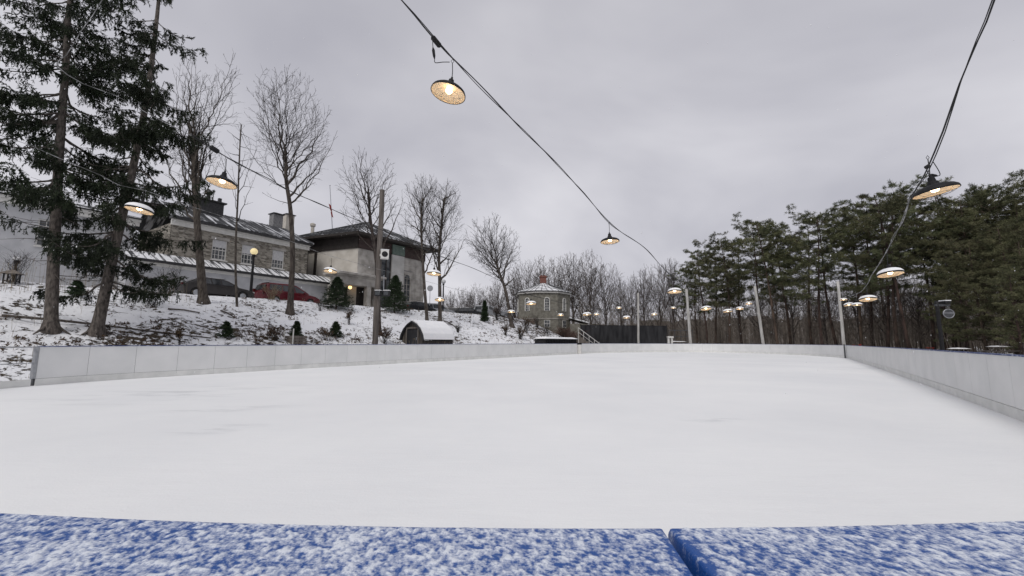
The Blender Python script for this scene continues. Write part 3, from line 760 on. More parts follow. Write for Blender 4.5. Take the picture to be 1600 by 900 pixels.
def seam_roof(root, quad, mat_, nseam, name='roof', th=.10):
    """quad: eave0, eave1, ridge1, ridge0; standing seams run from eave to ridge"""
    e0, e1, r1, r0 = [Vector(q) for q in quad]; nrm = (e1 - e0).cross(r0 - e0).normalized()
    if nrm.z < 0: nrm = -nrm
    m = MB(); V = [e0, e1, r1, r0, e0 - nrm * th, e1 - nrm * th, r1 - nrm * th, r0 - nrm * th]
    m.add(V, [(0, 1, 2, 3), (7, 6, 5, 4), (0, 4, 5, 1), (1, 5, 6, 2), (2, 6, 7, 3), (3, 7, 4, 0)]); o = m.build(name, mat_, root)
    if nseam:
        s_ = MB()
        for i in range(nseam + 1):
            u = i / nseam; a = e0.lerp(e1, u) + nrm * .02; b = r0.lerp(r1, u) + nrm * .02; s_.tube([a, b], .028, 4)
        s_.build('seams', M_seam, o)
    return o

def snow_slab(M_, x0, x1, y0, y1, z, th, parent, nx_=24, ny_=6, seed=0, name='snow_cover'):
    V = []; Fs = []
    for j in range(ny_ + 1):
        for i in range(nx_ + 1):
            x = x0 + (x1 - x0) * i / nx_; y = y0 + (y1 - y0) * j / ny_; e = 1 if 0 < i < nx_ and 0 < j < ny_ else 0
            h = th * (.6 + .5 * mnoise.noise(Vector((x * 1.3 + seed, y * 2, 1)))) * (1 if e else .25)
            V.append(M_ @ Vector((x + (0 if e else 0), y, z + h)))
    n0 = len(V); w = nx_ + 1
    for j in range(ny_):
        for i in range(nx_): Fs.append((j * w + i, j * w + i + 1, (j + 1) * w + i + 1, (j + 1) * w + i))
    ring = [i for i in range(w)] + [j * w + nx_ for j in range(1, ny_ + 1)] + [ny_ * w + i for i in range(nx_ - 1, -1, -1)] + [j * w for j in range(ny_ - 1, 0, -1)]
    Mi = M_.inverted()
    for r_ in ring:
        q_ = Mi @ V[r_]; V.append(M_ @ Vector((q_.x, q_.y, z)))
    for k in range(len(ring)): Fs.append((ring[k], n0 + k, n0 + (k + 1) % len(ring), ring[(k + 1) % len(ring)]))
    m_ = MB(); m_.add(V, Fs); return m_.build(name, M_snow, parent, smooth=True)
# grey stucco house at the far left
M = wframe((-36 - .545 * 9, 30 - .839 * 9), (SA, CA)); L = 15.8
hs = empty('stucco_house', (0, 0, 0), 0, 'pale grey stucco house with white cornice behind the leftmost spruces', 'house')
mb = MB(); wz0, wz1 = 3.1, 11.0
ops = [(10.2, 11.1, 8.2, 10.25), (14.0, 14.9, 8.2, 10.25)]
wall_open(mb, M, 0, L, wz0, wz1, ops)
mb.box(-.0, L, -9, -.2, wz0, wz1 - .01, M=M); mb.build('wall', M_stucco, hs)
for o in ops: window(hs, M, o, 2, 4)
mb = MB(); mb.box(-.2, L + .2, .002, .18, wz1 - .05, wz1 + .28, M=M); mb.box(-.25, L + .25, .002, .30, wz1 + .283, wz1 + .5, M=M); mb.build('cornice', M_whitetrim, hs)
mb = MB(); mb.box(-.3, L + .3, .02, .42, wz1 + .504, wz1 + .6, M=M); mb.build('gutter', M_gutter, hs)
seam_roof(hs, [M @ Vector((-.3, .35, wz1 + .62)), M @ Vector((L + .3, .35, wz1 + .62)), M @ Vector((L - 2, -5, wz1 + 2.0)), M @ Vector((2, -5, wz1 + 2.0))], M_roofsnow, 16)

# stone house with white lean-to
sh = empty('stone_house', (0, 0, 0), 0, 'rubble stone house with dark metal roof and white lean-to behind the red minivan', 'house')
M = wframe((-29.03, 35.48), (SA, CA)); L = 12.3
ops = [(3.15, 4.37, 8.6, 10.45), (5.67, 6.87, 8.6, 10.45), (8.56, 9.78, 8.6, 10.45)]
mb = MB(); wall_open(mb, M, 0, L, 4.0, 11.3, ops); mb.box(0, L, -8, -.2, 4.0, 11.25, M=M); mb.build('wall', M_stone, sh)
for i, o in enumerate(ops):
    window(sh, M, o, 4 if i else 4, 4, blind=(.38, .45, .55)[i])
    lt = MB(); lt.box(o[0] - .14, o[1] + .14, .002, .03, o[3] + .003, o[3] + .26, M=M); lt.build('lintel', M_lime, sh)
mb = MB(); mb.box(-.1, L + .1, .002, .14, 11.05, 11.4, M=M); mb.box(-.1, L + .12, .002, .26, 11.403, 11.55, M=M); mb.build('cornice', M_whitetrim, sh)
mb = MB(); mb.box(-.2, L + .2, -.1, .62, 11.553, 11.76, M=M); mb.build('gutter', M_gutter, sh)
seam_roof(sh, [M @ Vector((-.3, .62, 11.80)), M @ Vector((L + .3, .62, 11.80)), M @ Vector((L - .6, -4.2, 14.0)), M @ Vector((-.3, -4.2, 14.0))], M_roofdark, 20)
seam_roof(sh, [M @ Vector((L + .3, -8.2, 11.80)), M @ Vector((-.3, -8.2, 11.80)), M @ Vector((-.3, -4.2, 14.0)), M @ Vector((L - .6, -4.2, 14.0))], M_roofdark, 0, 'roof_back')
# lean-to
LL = 15.1
mb = MB(); mb.box(-3, LL, .02, 1.5, 3.2, 7.35, M=M); mb.build('lean_to_wall', M_stucco, sh)
mb = MB(); mb.box(-3, LL + .05, 1.503, 1.58, 7.12, 7.38, M=M); mb.build('lean_to_trim', M_whitetrim, sh)
lr = seam_roof(sh, [M @ Vector((-3.2, 1.95, 7.52)), M @ Vector((LL + .3, 1.95, 7.52)), M @ Vector((LL + .3, .03, 8.42)), M @ Vector((-3.2, .03, 8.42))], M_roofsnow, 30, 'lean_to_roof')
mb = MB(); mb.box(-3.2, LL + .3, 1.90, 2.04, 7.36, 7.56, M=M); mb.build('lean_to_gutter', M_gutter, sh)
# dark roof vents on the ridge
mb = MB(); mb.box(2.4, 4.9, -3.9, -2.7, 13.0, 14.65, M=M); mb.box(2.2, 5.1, -4.1, -2.5, 14.653, 14.78, M=M)
for x in (2.9, 3.7, 4.7):
    mb.box(x - .13, x + .13, -3.4, -3.1, 14.783, 15.3 if x != 3.7 else 15.6, M=M)
mb.lathe([(.3, 15.25), (.36, 15.4), (.3, 15.55), (.08, 15.75)], 10, M=M @ Matrix.Translation((3.7, -3.25, .2)))
mb.build('roof_vent', M_gutter, sh)

# rear house with chimneys
rh = empty('rear_house', (0, 0, 0), 0, 'cream rendered house with two tall chimneys rising behind the stone house', 'house')
M2 = wframe(P(430, 500, 50)[:2], (SA, CA))
mb = MB(); mb.box(0, 9, -9, 0, 4.3, 12.3, M=M2); mb.build('wall', M_cream, rh)
seam_roof(rh, [M2 @ Vector((-.5, .6, 12.35)), M2 @ Vector((9.5, .6, 12.35)), M2 @ Vector((7.5, -4.5, 14.2)), M2 @ Vector((1.5, -4.5, 14.2))], M_roofdark, 10)
def chimney(px0, px1, py, Y, mat_, lbl=None):
    a = P(px0, py, Y); b = P(px1, py, Y); M_ = wframe(((a.x + b.x) / 2, Y), (SA, CA)); w = (b.x - a.x) * .40
    mb = MB(); mb.box(-w, w, -w * .9, w * .9, 11.0, a.z, M=M_); c = mb.build('chimney', mat_, rh)
    mb = MB(); mb.box(-w - .12, w + .12, -w - .1, w + .1, a.z + .003, a.z + .09, M=M_); mb.add([M_ @ Vector(v) for v in ((-w - .12, -w - .1, a.z + .09), (w + .12, -w - .1, a.z + .09), (w + .12, w + .1, a.z + .09), (-w - .12, w + .1, a.z + .09), (0, 0, a.z + .32))], [(0, 1, 4), (1, 2, 4), (2, 3, 4), (3, 0, 4)]); mb.build('chimney_cap', M_gutter, c)
chimney(423, 441, 336, 49.5, M_chimney); chimney(443, 459, 337, 52, M_cream)
q = P(489, 350, 53); mb = MB(); mb.lathe([(.22, q.z - 2.6), (.2, q.z - .4), (.32, q.z - .3), (.34, q.z), (.05, q.z + .15)], 12, M=Matrix.Translation((q.x, q.y, 0))); mb.build('vent_pipe', M_cream, rh)
# roof top railing and mast near the flag
q = P(505, 366, 54); fp = empty('flagpole', (q.x, 60, 4.4), 0, 'slim pale flagpole rising above the roofs left of the pavilion', 'flagpole')
qt = P(515.5, 291, 60)
mb = MB(); mb.tube([(0, 0, 0), (qt.x - q.x, 0, qt.z - 4.4)], [.10, .045], 10); mb.build('pole', M_alu, fp)
mb = MB(); mb.lathe([(.0, .2), (.09, .12), (.0, 0)], 10, M=Matrix.Translation((qt.x - q.x, 0, qt.z - 4.4))); mb.build('finial', M_alu, fp)
# limp flag
fa, fb_ = P(514.5, 318, 59.7), P(519, 338, 59.7)
mb = MB(); V = []; 
for i in range(9):
    u = i / 8
    for j in range(7):
        w = j / 6; ww = .42 * (1 - .35 * abs(u - .4))
        V.append((fa.x + (fb_.x - fa.x) * u + (w - .3) * ww * .9, fa.y + .12 * math.sin(w * 9 + u * 3), fa.z + (fb_.z - fa.z) * u - w * .25))
Fq = [(i * 7 + j, i * 7 + j + 1, (i + 1) * 7 + j + 1, (i + 1) * 7 + j) for i in range(8) for j in range(6)]
mb.add(V, Fq)
for k, (i) in enumerate([(i) for i in range(8) for j in range(6)]): mb.m[k] = 1 if i == 4 and (k % 6) in (1, 2) else 0
fl = mb.build('flag', [M_redcloth, M_whitecloth]); md = fl.modifiers.new('thick', 'SOLIDIFY'); md.thickness = .01
tag(fl, 'limp red flag with a white patch hanging from the flagpole', 'flag')

# limestone pavilion with deep eaves
pv = empty('pavilion', (0, 0, 0), 0, 'large limestone pavilion with deep dark eaves, hipped roof and columned porch', 'building')
Cc = Vector((-16.9, 46, 0)); Rr = Vector((-11.25, 54, 0)); Lf = Vector((-24.9, 49.2, 0)); Bk = Rr + Lf - Cc
dR = (Rr - Cc); dL = (Lf - Cc)
MR = wframe(Cc, dR); LR = dR.length; ML = wframe(Lf, -dL); LLn = dL.length
mb = MB(); aw = (6.52, 7.42, 6.6, 9.4)
mb.add([MR @ Vector(v) for v in ((0, 0, 4), (LR, 0, 4), (LR, 0, 11.4), (0, 0, 11.4))], [(0, 1, 2, 3)])
mb.add([MR @ Vector((LR, 0, 4)), Bk + Vector((0, 0, 4)), Bk + Vector((0, 0, 11.4)), MR @ Vector((LR, 0, 11.4))], [(0, 1, 2, 3)])
mb.add([Bk + Vector((0, 0, 4)), Lf + Vector((0, 0, 4)), Lf + Vector((0, 0, 11.4)), Bk + Vector((0, 0, 11.4))], [(0, 1, 2, 3)])
mb.build('wall', M_lime, pv)
mb = MB(); mb.add([ML @ Vector(v) for v in ((0, 0, 4), (LLn, 0, 4), (LLn, 0, 11.4), (0, 0, 11.4))], [(0, 1, 2, 3)]); mb.build('side_wall', M_cream, pv)
# pilasters and blind panel joints
mb = MB(); mb.box(4.45, 6.25, .002, .28, 4, 11.4, M=MR); mb.build('pilaster', M_palestone, pv)
mb = MB(); mb.box(4.45, 6.25, .135, .34, 11.45, 12.62, M=MR)
for k in range(3): mb.box(4.5, 6.2, .34, .36, 11.62 + k * .36, 11.64 + k * .36, M=MR)
mb.build('copper_panel', M_green, pv)
mb = MB(); mb.box(2.35, 4.4, .002, .05, 4, 11.4, M=MR); mb.build('entry_glazing', M_glass, pv)
mb = MB()
for x in (2.35, 3.05, 3.75, 4.36): mb.box(x - .05, x + .04, .053, .12, 4, 11.4, M=MR)
mb.build('mullions', M_brown, pv)
mb = MB()
for k in range(1, 7):
    mb.box(6.3, LR, .002, .010, 4.3 + k * 1.02, 4.32 + k * 1.02, M=MR) if k < 2 or k > 5 else mb.box(7.65, LR, .002, .010, 4.3 + k * 1.02, 4.32 + k * 1.02, M=MR)
for x in (8.3, 9.2): mb.box(x, x + .02, .011, .016, 4, 11.4, M=MR)
mb.box(6.15, 7.8, .004, .06, 9.75, 9.82, M=MR)
mb.build('stone_joints', M_chimney, pv)
arch_window(pv, MR, 6.97, .95, 6.0, 9.3, cols=2, frame=M_lime)
# blind arch and downpipes on the cream side
arch = MB(); arch.lathe([(.0, 0), (.0, 0)], 3)
mb = MB()
for x in (1.2, 2.6): mb.box(x - .1, x + .1, .002, .22, 4, 11.4, M=ML)
mb.build('downpipe', M_brown, pv)
# frieze
mb = MB(); mb.box(-.02, LR + .02, -.2, .13, 11.403, 12.7, M=MR); mb.build('frieze', M_maroon, pv)
mb = MB(); mb.box(.0, LLn - .0, -.2, .13, 11.403, 12.7, M=ML); mb.build('side_frieze', M_brown, pv)
cR = dR.normalized(); cL = dL.normalized(); o_ = 1.15
def cor(p, a, b): return p + cR * a * o_ + cL * b * o_
E = [cor(Cc, -1, -1), cor(Rr, 1, -1), cor(Bk, 1, 1), cor(Lf, -1, 1)]
mb = MB()
for i in range(4):
    a, b = E[i], E[(i + 1) % 4]; c_ = (E[0] + E[2]) / 2
    ai, bi = a.lerp(c_, .3), b.lerp(c_, .3)
    z0, z1 = 12.72, 12.98
    mb.add([a + Vector((0, 0, z0)), b + Vector((0, 0, z0)), bi + Vector((0, 0, z0 + .02)), ai + Vector((0, 0, z0 + .02)), a + Vector((0, 0, z1)), b + Vector((0, 0, z1))], [(0, 1, 2, 3), (0, 1, 5, 4)])
mb.build('soffit', M_brown, pv)
apex = (E[0] + E[2]) / 2 + Vector((0, 0, 15.9))
for i in range(4):
    a, b = E[i] + Vector((0, 0, 13.0)), E[(i + 1) % 4] + Vector((0, 0, 13.0))
    m = MB(); m.add([a, b, apex], [(0, 1, 2)]); rf = m.build('roof_slope', M_roofdark, pv)
    s_ = MB(); nn = (b - a).cross(apex - a).normalized(); nn = nn if nn.z > 0 else -nn
    for k in range(1, 16):
        u = k / 16; p_ = a.lerp(b, u); d_ = ((a + b) / 2 - apex).normalized(); 
        # seams run parallel to the slope line, stopping on the hips
        w = 1 - abs(2 * u - 1); q_ = p_ + (apex - (a + b) / 2) * w; s_.tube([p_ + nn * .03, q_ + nn * .03], .03, 4)
    s_.tube([a + nn * .03, apex], .06, 5); s_.build('seams', M_seam, rf)
mb = MB(); mb.box(-1.0, 1.0, -.6, .6, 0, .55, M=Matrix.Translation(E[0].lerp(E[3], .35).lerp(apex, .45) + Vector((0, 0, 7.4)))); 
# porch
mb = MB(); mb.box(-2.95, 2.4, -1.2, 1.42, 7.95, 8.1, M=MR); mb.box(-3.2, 2.6, -1.2, 1.72, 8.103, 8.30, M=MR); mb.box(-2.75, 2.2, -.6, 1.2, 7.1, 7.948, M=MR); mb.build('porch_cornice', M_lime, pv); snow_slab(MR, -3.15, 2.5, .02, 1.7, 8.302, .08, pv)
mb = MB(); mb.box(-2.75, -2.2, -1.0, 1.18, 3.6, 7.098, M=MR); mb.build('porch_column', M_lime, pv); mb = MB(); mb.box(.55, 1.05, .6, 1.18, 3.6, 7.098, M=MR); mb.build('porch_column', M_lime, pv); mb = MB(); mb.box(1.6, 2.2, .1, 1.18, 3.6, 7.098, M=MR); mb.build('porch_column', M_lime, pv)
mb = MB(); mb.box(-1.9, -.02, -1.4, -1.2, 4, 7.09, M=MR); mb.box(.02, 1.9, .003, .04, 4, 7.09, M=MR); mb.build('porch_shade_panels', M_brown, pv)  # dark brown sheets standing in for the shaded interior of the porch
g_ = P(547, 449, 45.5); mb = MB(); mb.lathe([(0, -.2), (.14, -.14), (.2, 0), (.14, .14), (0, .2)], 14, M=Matrix.Translation(g_)); pg = mb.build('porch_lamp', emat('porch_globe', (1, .62, .25), 2.2), pv, smooth=True)
mb = MB(); mb.tube([g_ + Vector((0, 0, .19)), (g_.x, g_.y, 7.1)], .02, 6); mb.build('lamp_rod', M_black, pg)

# octagonal gatehouse
oc = Vector((5.5, 75, 0)); og = empty('octagonal_house', oc, 0, 'drab stone octagonal house with snowy metal roof and red brick chimney', 'house')
R8 = 4.75; A8 = [math.radians(-90 + 4 + 22.5 + 45 * k) for k in range(8)]
ov = [Vector((R8 * math.cos(a), R8 * math.sin(a), 0)) for a in A8]
zb, ze = .2, 9.3
mb = MB(); mb.prism([(v.x, v.y) for v in ov], zb, ze); mb.build('wall', M_drab, og)
mb = MB(); 
for k in range(8):
    a, b = ov[k] * 1.02, ov[(k + 1) % 8] * 1.02; mb.add([a + Vector((0, 0, 5.0)), b + Vector((0, 0, 5.0)), b + Vector((0, 0, 5.12)), a + Vector((0, 0, 5.12))], [(0, 1, 2, 3)])
mb.build('string_course', M_lime, og)
mb = MB(); mb.prism([(v.x * 1.06, v.y * 1.06) for v in ov], ze + .003, ze + .28); mb.build('cornice', M_whitetrim, og)
mb = MB(); mb.prism([(v.x * 1.10, v.y * 1.10) for v in ov], ze + .283, ze + .38); mb.build('gutter', M_gutter, og)
m = MB(); s_ = MB()
for k in range(8):
    a, b = ov[k] * 1.09 + Vector((0, 0, ze + .385)), ov[(k + 1) % 8] * 1.09 + Vector((0, 0, ze + .385)); ap = Vector((0, 0, 11.7)); m.add([a, b, ap], [(0, 1, 2)])
    for u in (0, .25, .5, .75): p_ = a.lerp(b, u); s_.tube([p_ + Vector((0, 0, .03)), ap if u == 0 else p_.lerp(ap, 1 - abs(u - .5) * 1.2) + Vector((0, 0, .03))], .045, 4)
rf = m.build('roof', M_roofsnow, og); s_.build('seams', M_seam, rf)
mb = MB(); mb.box(-.55, .55, -.5, .5, 11.0, 12.55); mb.box(-.65, .65, -.6, .6, 12.553, 12.75); mb.box(-.4, -.12, -.15, .15, 12.753, 13.0); mb.box(.12, .4, -.15, .15, 12.753, 13.0); mb.build('chimney', M_redbrick, og)
for k in (6, 7, 0, 5, 1):
    a, b = ov[k], ov[(k + 1) % 8]; d = b - a; Mk = wframe(a, d); Lk_ = d.length
    if (Mk.col[1].xyz.dot((a + b) / 2)) < 0: Mk = wframe(b, -d)
    arch_window(og, Mk, Lk_ / 2, .72, 6.35, 8.5, cols=2)
    if k in (7, 0): 
        mm = MB(); mm.box(Lk_ / 2 - .5, Lk_ / 2 + .5, .003, .06, 3.6, 4.8, M=Mk); wn = mm.build('window', M_whitetrim, og)
        mm = MB(); 
        for i in range(2):
            for j in range(2): mm.box(Lk_ / 2 - .42 + i * .44, Lk_ / 2 - .02 + i * .44, .061, .07, 3.68 + j * .56, 4.18 + j * .56, M=Mk)
        mm.build('pane', M_glass, wn)
mb = MB(); mb.box(4.3, 7.2, -3, 1, .2, 4.3); mb.build('side_wing', M_drab, og)
mb = MB(); mb.add([(4.2, -3.3, 5.4), (7.5, -3.3, 4.55), (7.5, 1.2, 4.55), (4.2, 1.2, 5.4), (4.2, -3.3, 5.2), (7.5, -3.3, 4.32), (7.5, 1.2, 4.32), (4.2, 1.2, 5.2)], [(0, 1, 2, 3), (7, 6, 5, 4), (0, 4, 5, 1), (1, 5, 6, 2), (2, 6, 7, 3), (3, 7, 4, 0)]); mb.build('wing_roof', M_roofsnow, og)

# black fence beyond the far boards
a = onground(908, 62); b = onground(1043, 64)
fe = empty('black_fence', a, 0, 'tall solid black board fence beyond the far end of the rink', 'fence'); Mf = wframe((0, 0), (b - a)); Lf_ = (b - a).length
fb = MB(); pb = MB(); n_ = int(Lf_ / .15)
for i in range(n_): fb.box(i * .15, i * .15 + .143, 0, .025, -.1, 3.4 + .02 * math.sin(i * 3.3), M=Mf)
fb.build('boards', M_fence, fe)
for i in range(7): pb.box(i * Lf_ / 6 - .05, i * Lf_ / 6 + .05, -.13, -.004, -.1, 3.5, M=Mf)
pb.box(0, Lf_, -.06, -.004, .5, .6, M=Mf); pb.box(0, Lf_, -.06, -.004, 2.6, 2.7, M=Mf); pb.build('frame', M_fence, fe)
# stair railing
a = P(903.5, 512, 53); b = P(937, 537, 54); ra = empty('stair_railing', (a.x, a.y, 0), 0, 'white metal handrail sloping down beside the black fence', 'railing')
mb = MB(); mb.tube([(0, 0, a.z), (b.x - a.x, 1, b.z)], .045, 6); mb.tube([(0, 0, a.z - .55), (b.x - a.x, 1, b.z - .55)], .03, 6); mb.build('handrail', M_whitetrim, ra)
mb = MB()
for k in range(5):
    u = k / 4; zt = a.z + (b.z - a.z) * u; x_ = (b.x - a.x) * u; mb.tube([(x_, u, -.06), (x_, u, zt)], .03, 6)
mb.build('balusters', M_whitetrim, ra)
mb = MB()
for k in range(9): mb.box((b.x - a.x) * k / 9, (b.x - a.x) * (k + 1) / 9, .2, 1.5, -.1, max(.05, (a.z - .95) * (1 - k / 8.5))); 
mb.build('steps', M_wood, ra)
# long dark storage box with snow
M3 = wframe(XY(-21.3, 36.8), (SA, CA)); bx_ = empty('storage_box', (0, 0, 0), 0, 'long low black box with snowy lid beside the short gate post', 'storage box')
mb = MB(); mb.box(0, 7.2, .1, 1.3, -.1, 1.5, M=M3)
for k in range(1, 12): mb.box(k * .6 - .02, k * .6 + .02, 1.302, 1.33, 0, 1.48, M=M3)
mb.build('body', M_black, bx_)
mb = MB(); mb.box(-.1, 7.35, 0, 1.45, 1.503, 1.56, M=M3); mb.build('lid', M_black, bx_)
snow_slab(M3, -.1, 7.35, 0, 1.45, 1.562, .26, bx_)

# arched wooden shed on the bank
sp_ = Vector((-6.07, 29.5, 0)); zg = ground(-7, 30.4) - .25
Ms = wframe((sp_.x - .839 * 2.2, sp_.y + .545 * 2.2), (.839, -.545)); Ms.col[1][:3] = (-SA, -CA, 0)   # x across the front, y towards the viewer
Ms.col[3][2] = zg
sd_ = empty('arched_shed', (0, 0, 0), 0, 'small dark wooden shed with pointed arch roof covered in snow', 'shed')
ha = 2.62 - zg; wd = 2.2
prof = [(0, 0), (.02, ha * .34), (.14, ha * .54), (.38, ha * .74), (.72, ha * .90), (1.1, ha), (1.48, ha * .90), (1.82, ha * .74), (2.06, ha * .54), (2.18, ha * .34), (2.2, 0)]
mb = MB(); n_ = len(prof); Ld = 3.1
mb.add([Ms @ Vector((x, -.1, z)) for x, z in prof] + [Ms @ Vector((x, -Ld, z)) for x, z in prof], [tuple(range(n_)), tuple(range(n_, 2 * n_))[::-1]] + [(i, i + 1, n_ + i + 1, n_ + i) for i in (0, n_ - 2)])
mb.build('walls', M_darkwood, sd_)
mb = MB(); po = [((x - 1.1) * 1.09 + 1.1, z * 1.035 + .0) for x, z in prof[1:-1]]; pi_ = prof[1:-1]; k = len(po)
mb.add([Ms @ Vector((x, .12, z)) for x, z in po] + [Ms @ Vector((x, .12, z)) for x, z in pi_] + [Ms @ Vector((x, -Ld, z)) for x, z in po] + [Ms @ Vector((x, -.1, z)) for x, z in pi_],
       [f_ for i in range(k - 1) for f_ in ((i, i + 1, k + i + 1, k + i), (i, 2 * k + i, 2 * k + i + 1, i + 1), (k + i, k + i + 1, 3 * k + i + 1, 3 * k + i))]); mb.build('roof_shell', M_gutter, sd_)
mb = MB(); po2 = [((x - 1.1) * 1.13 + 1.1, z * 1.07 + .02) for x, z in prof[1:-1]]
mb.add([Ms @ Vector((x, -.02, z)) for x, z in po2] + [Ms @ Vector((x, -Ld - .05, z)) for x, z in po2] + [Ms @ Vector((x, -.02, z)) for x, z in po] + [Ms @ Vector((x, -Ld - .05, z)) for x, z in po], [f_ for i in range(k - 1) for f_ in ((i, i + 1, k + i + 1, k + i), (i, i + 1, 2 * k + i + 1, 2 * k + i), (k + i, k + i + 1, 3 * k + i + 1, 3 * k + i))]); mb.build('snow_cover', M_snow, sd_, smooth=False)
mb = MB(); mb.box(.55, 1.62, -.098, -.04, .05, ha * .72, M=Ms); dr = mb.build('door', M_fence, sd_)
mb = MB()
for x in (.5, 1.62): mb.box(x, x + .06, -.098, -.01, .05, ha * .76, M=Ms)
mb.box(.5, 1.68, -.098, -.01, ha * .765, ha * .80, M=Ms); mb.build('door_frame', M_wood, sd_)
mb = MB(); mb.box(1.5, 1.54, -.038, .0, ha * .35, ha * .45, M=Ms); mb.build('handle', M_alu, dr)

# ------------------------------------------------------------------ cars
def car(kind, paint, name):
    """side profile lofted across the width; x = length (nose at +x), y = width, z up"""
    root = empty(name, (0, 0, 0))
    if kind == 'van':
        Lc, Wd, low = 4.75, 1.9, [(-2.35, .45), (-2.38, .95), (-2.28, 1.08), (1.15, 1.02), (1.9, .90), (2.3, .72), (2.38, .45)]
        top = [(-2.28, 1.08), (-2.12, 1.60), (-1.95, 1.70), (-.2, 1.74), (.25, 1.66), (1.35, 1.03)]
        wins = [[(-2.0, 1.13), (-1.92, 1.58), (-1.02, 1.60), (-1.0, 1.12)], [(-.92, 1.12), (-.94, 1.60), (-.1, 1.60), (.02, 1.10)], [(.10, 1.10), (.0, 1.58), (.25, 1.54), (1.05, 1.08)]]
    else:
        Lc, Wd, low = 4.6, 1.8, [(-2.25, .42), (-2.3, .85), (-2.1, 1.0), (1.0, .96), (1.8, .84), (2.22, .68), (2.3, .42)]
        top = [(-1.95, 1.0), (-1.3, 1.34), (-.6, 1.45), (.0, 1.44), (.4, 1.34), (1.15, .97)]
        wins = [[(-1.35, 1.03), (-1.15, 1.30), (-.72, 1.36), (-.62, 1.02)], [(-.55, 1.02), (-.62, 1.37), (-.12, 1.37), (-.05, 1.01)], [(.03, 1.01), (-.04, 1.37), (.33, 1.29), (.85, 1.0)]]
    def loft(prof, wfun, mb):
        cols = [-1, -.93, -.6, 0, .6, .93, 1]; V = []
        for (x, z) in prof:
            for c in cols:
                w = wfun(x, z); ins = .05 if abs(c) == 1 else 0
                V.append((x * (1 - .03 * c * c), c * w, z - (.035 if abs(c) == 1 else .012 * abs(c))))
        k = len(cols); Fs = [(i * k + j, i * k + j + 1, (i + 1) * k + j + 1, (i + 1) * k + j) for i in range(len(prof) - 1) for j in range(k - 1)]
        mb.add(V, Fs); return V, k
    mb = MB(); low2 = low
    V, k = loft(low, lambda x, z: Wd / 2 * (1 - .05 * max(0, abs(x) - 1.6)), mb)
    # sides
    for sg in (0, k - 1):
        side = [V[i * k + sg] for i in range(len(low))]; zb_ = .22
        arch_c = (-1.45, 1.42); poly = []
        base = [(2.2, zb_)]
        for cx_ in (1.42, -1.45):
            for a in np.linspace(0, math.pi, 9): base.append((cx_ + .37 * math.cos(a), .33 + .37 * math.sin(a)) if True else None)
        base.append((-2.2, zb_)); y = side[0][1]
        mb.add(side + [(x, y * .99, max(zb_, z)) for x, z in base], [tuple(range(len(side) + len(base)))])
    loft([(-2.28 if kind == 'van' else -2.2, .24), low[0]], lambda x, z: Wd / 2 * .95, mb); loft([low[-1], (2.25, .24)], lambda x, z: Wd / 2 * .95, mb)
    # greenhouse
    V, k = loft(top, lambda x, z: Wd / 2 * (1 - .28 * max(0, z - 1.0)), mb)
    for sg in (0, k - 1):
        side = [V[i * k + sg] for i in range(len(top))]; mb.add(side, [tuple(range(len(side)))])
    mb.build('body', paint, root, smooth=False)
    for sg in (-1, 1):
        for w in wins:
            g = MB(); g.add([(x, sg * (Wd / 2 * (1 - .28 * max(0, z - 1.0)) + .012 - .0), z - .02) for x, z in w], [(0, 1, 2, 3)]); g.build('side_window', M_carglass, root)
    g = MB(); (xa, za), (xb, zb2) = top[-2], top[-1]; n_ = Vector((zb2 - za, 0, -(xb - xa))).normalized(); n_ = n_ if n_.z > 0 else -n_
    def screen(x0, z0, x1, z1, nm):
        g = MB(); u0, u1 = .1, .9; w0 = Wd / 2 * .86 * (1 - .28 * max(0, z0 - 1)); w1 = Wd / 2 * .86 * (1 - .28 * max(0, z1 - 1)); dx, dz = x1 - x0, z1 - z0; nn = Vector((-dz, 0, dx)).normalized(); nn = nn if nn.z > 0 else -nn; nn *= .015
        g.add([(x0 + dx * u0 + nn.x, -w0, z0 + dz * u0 + nn.z), (x0 + dx * u0 + nn.x, w0, z0 + dz * u0 + nn.z), (x0 + dx * u1 + nn.x, w1, z0 + dz * u1 + nn.z), (x0 + dx * u1 + nn.x, -w1, z0 + dz * u1 + nn.z)], [(0, 1, 2, 3)]); g.build(nm, M_carglass, root)
    screen(xa, za, xb, zb2, 'windscreen'); screen(top[0][0], top[0][1], top[1][0], top[1][1], 'rear_window')
    for cx_ in (1.42, -1.45):
        for sg in (-1, 1):
            w = MB(); Mw = Matrix.Translation((cx_, sg * (Wd / 2 - .12), .33)) @ Matrix.Rotation(math.pi / 2, 4, 'X')
            w.lathe([(.0, -.1), (.31, -.1), (.33, -.08), (.33, .08), (.31, .1), (.0, .1)], 20, M=Mw); wo = w.build('wheel', M_tyre, root)
            w = MB(); w.lathe([(.0, -.115), (.20, -.112), (.21, -.104)], 14, M=Mw); w.lathe([(.0, .115), (.20, .112), (.21, .104)], 14, M=Mw); w.build('rim', M_alu, wo)
    for sg in (-1, 1):
        g = MB(); g.box(2.12, 2.27, sg * .55 - .18, sg * .55 + .18, .62, .74); g.build('headlight', M_lens, root)
        g = MB(); xr = low[1][0]; g.box(xr - .03, xr + .14, sg * .74 - .08, sg * .74 + .08, .80, .94 if kind != 'van' else 1.25); g.build('tail_light', M_tail, root)
        g = MB(); g.box(.78, .92, sg * (Wd / 2 + .02) - .08, sg * (Wd / 2 + .02) + .08, 1.0, 1.12); g.build('mirror', paint, root)
    Mc = Matrix.Identity(4); snow_slab(Mc, top[1][0] + .1, top[-2][0] - .02, -.62, .62, top[2][1] - .0 if kind != 'van' else 1.715, .05, root, 10, 6, seed=3)
    return root
YAW = math.atan2(CA, SA)
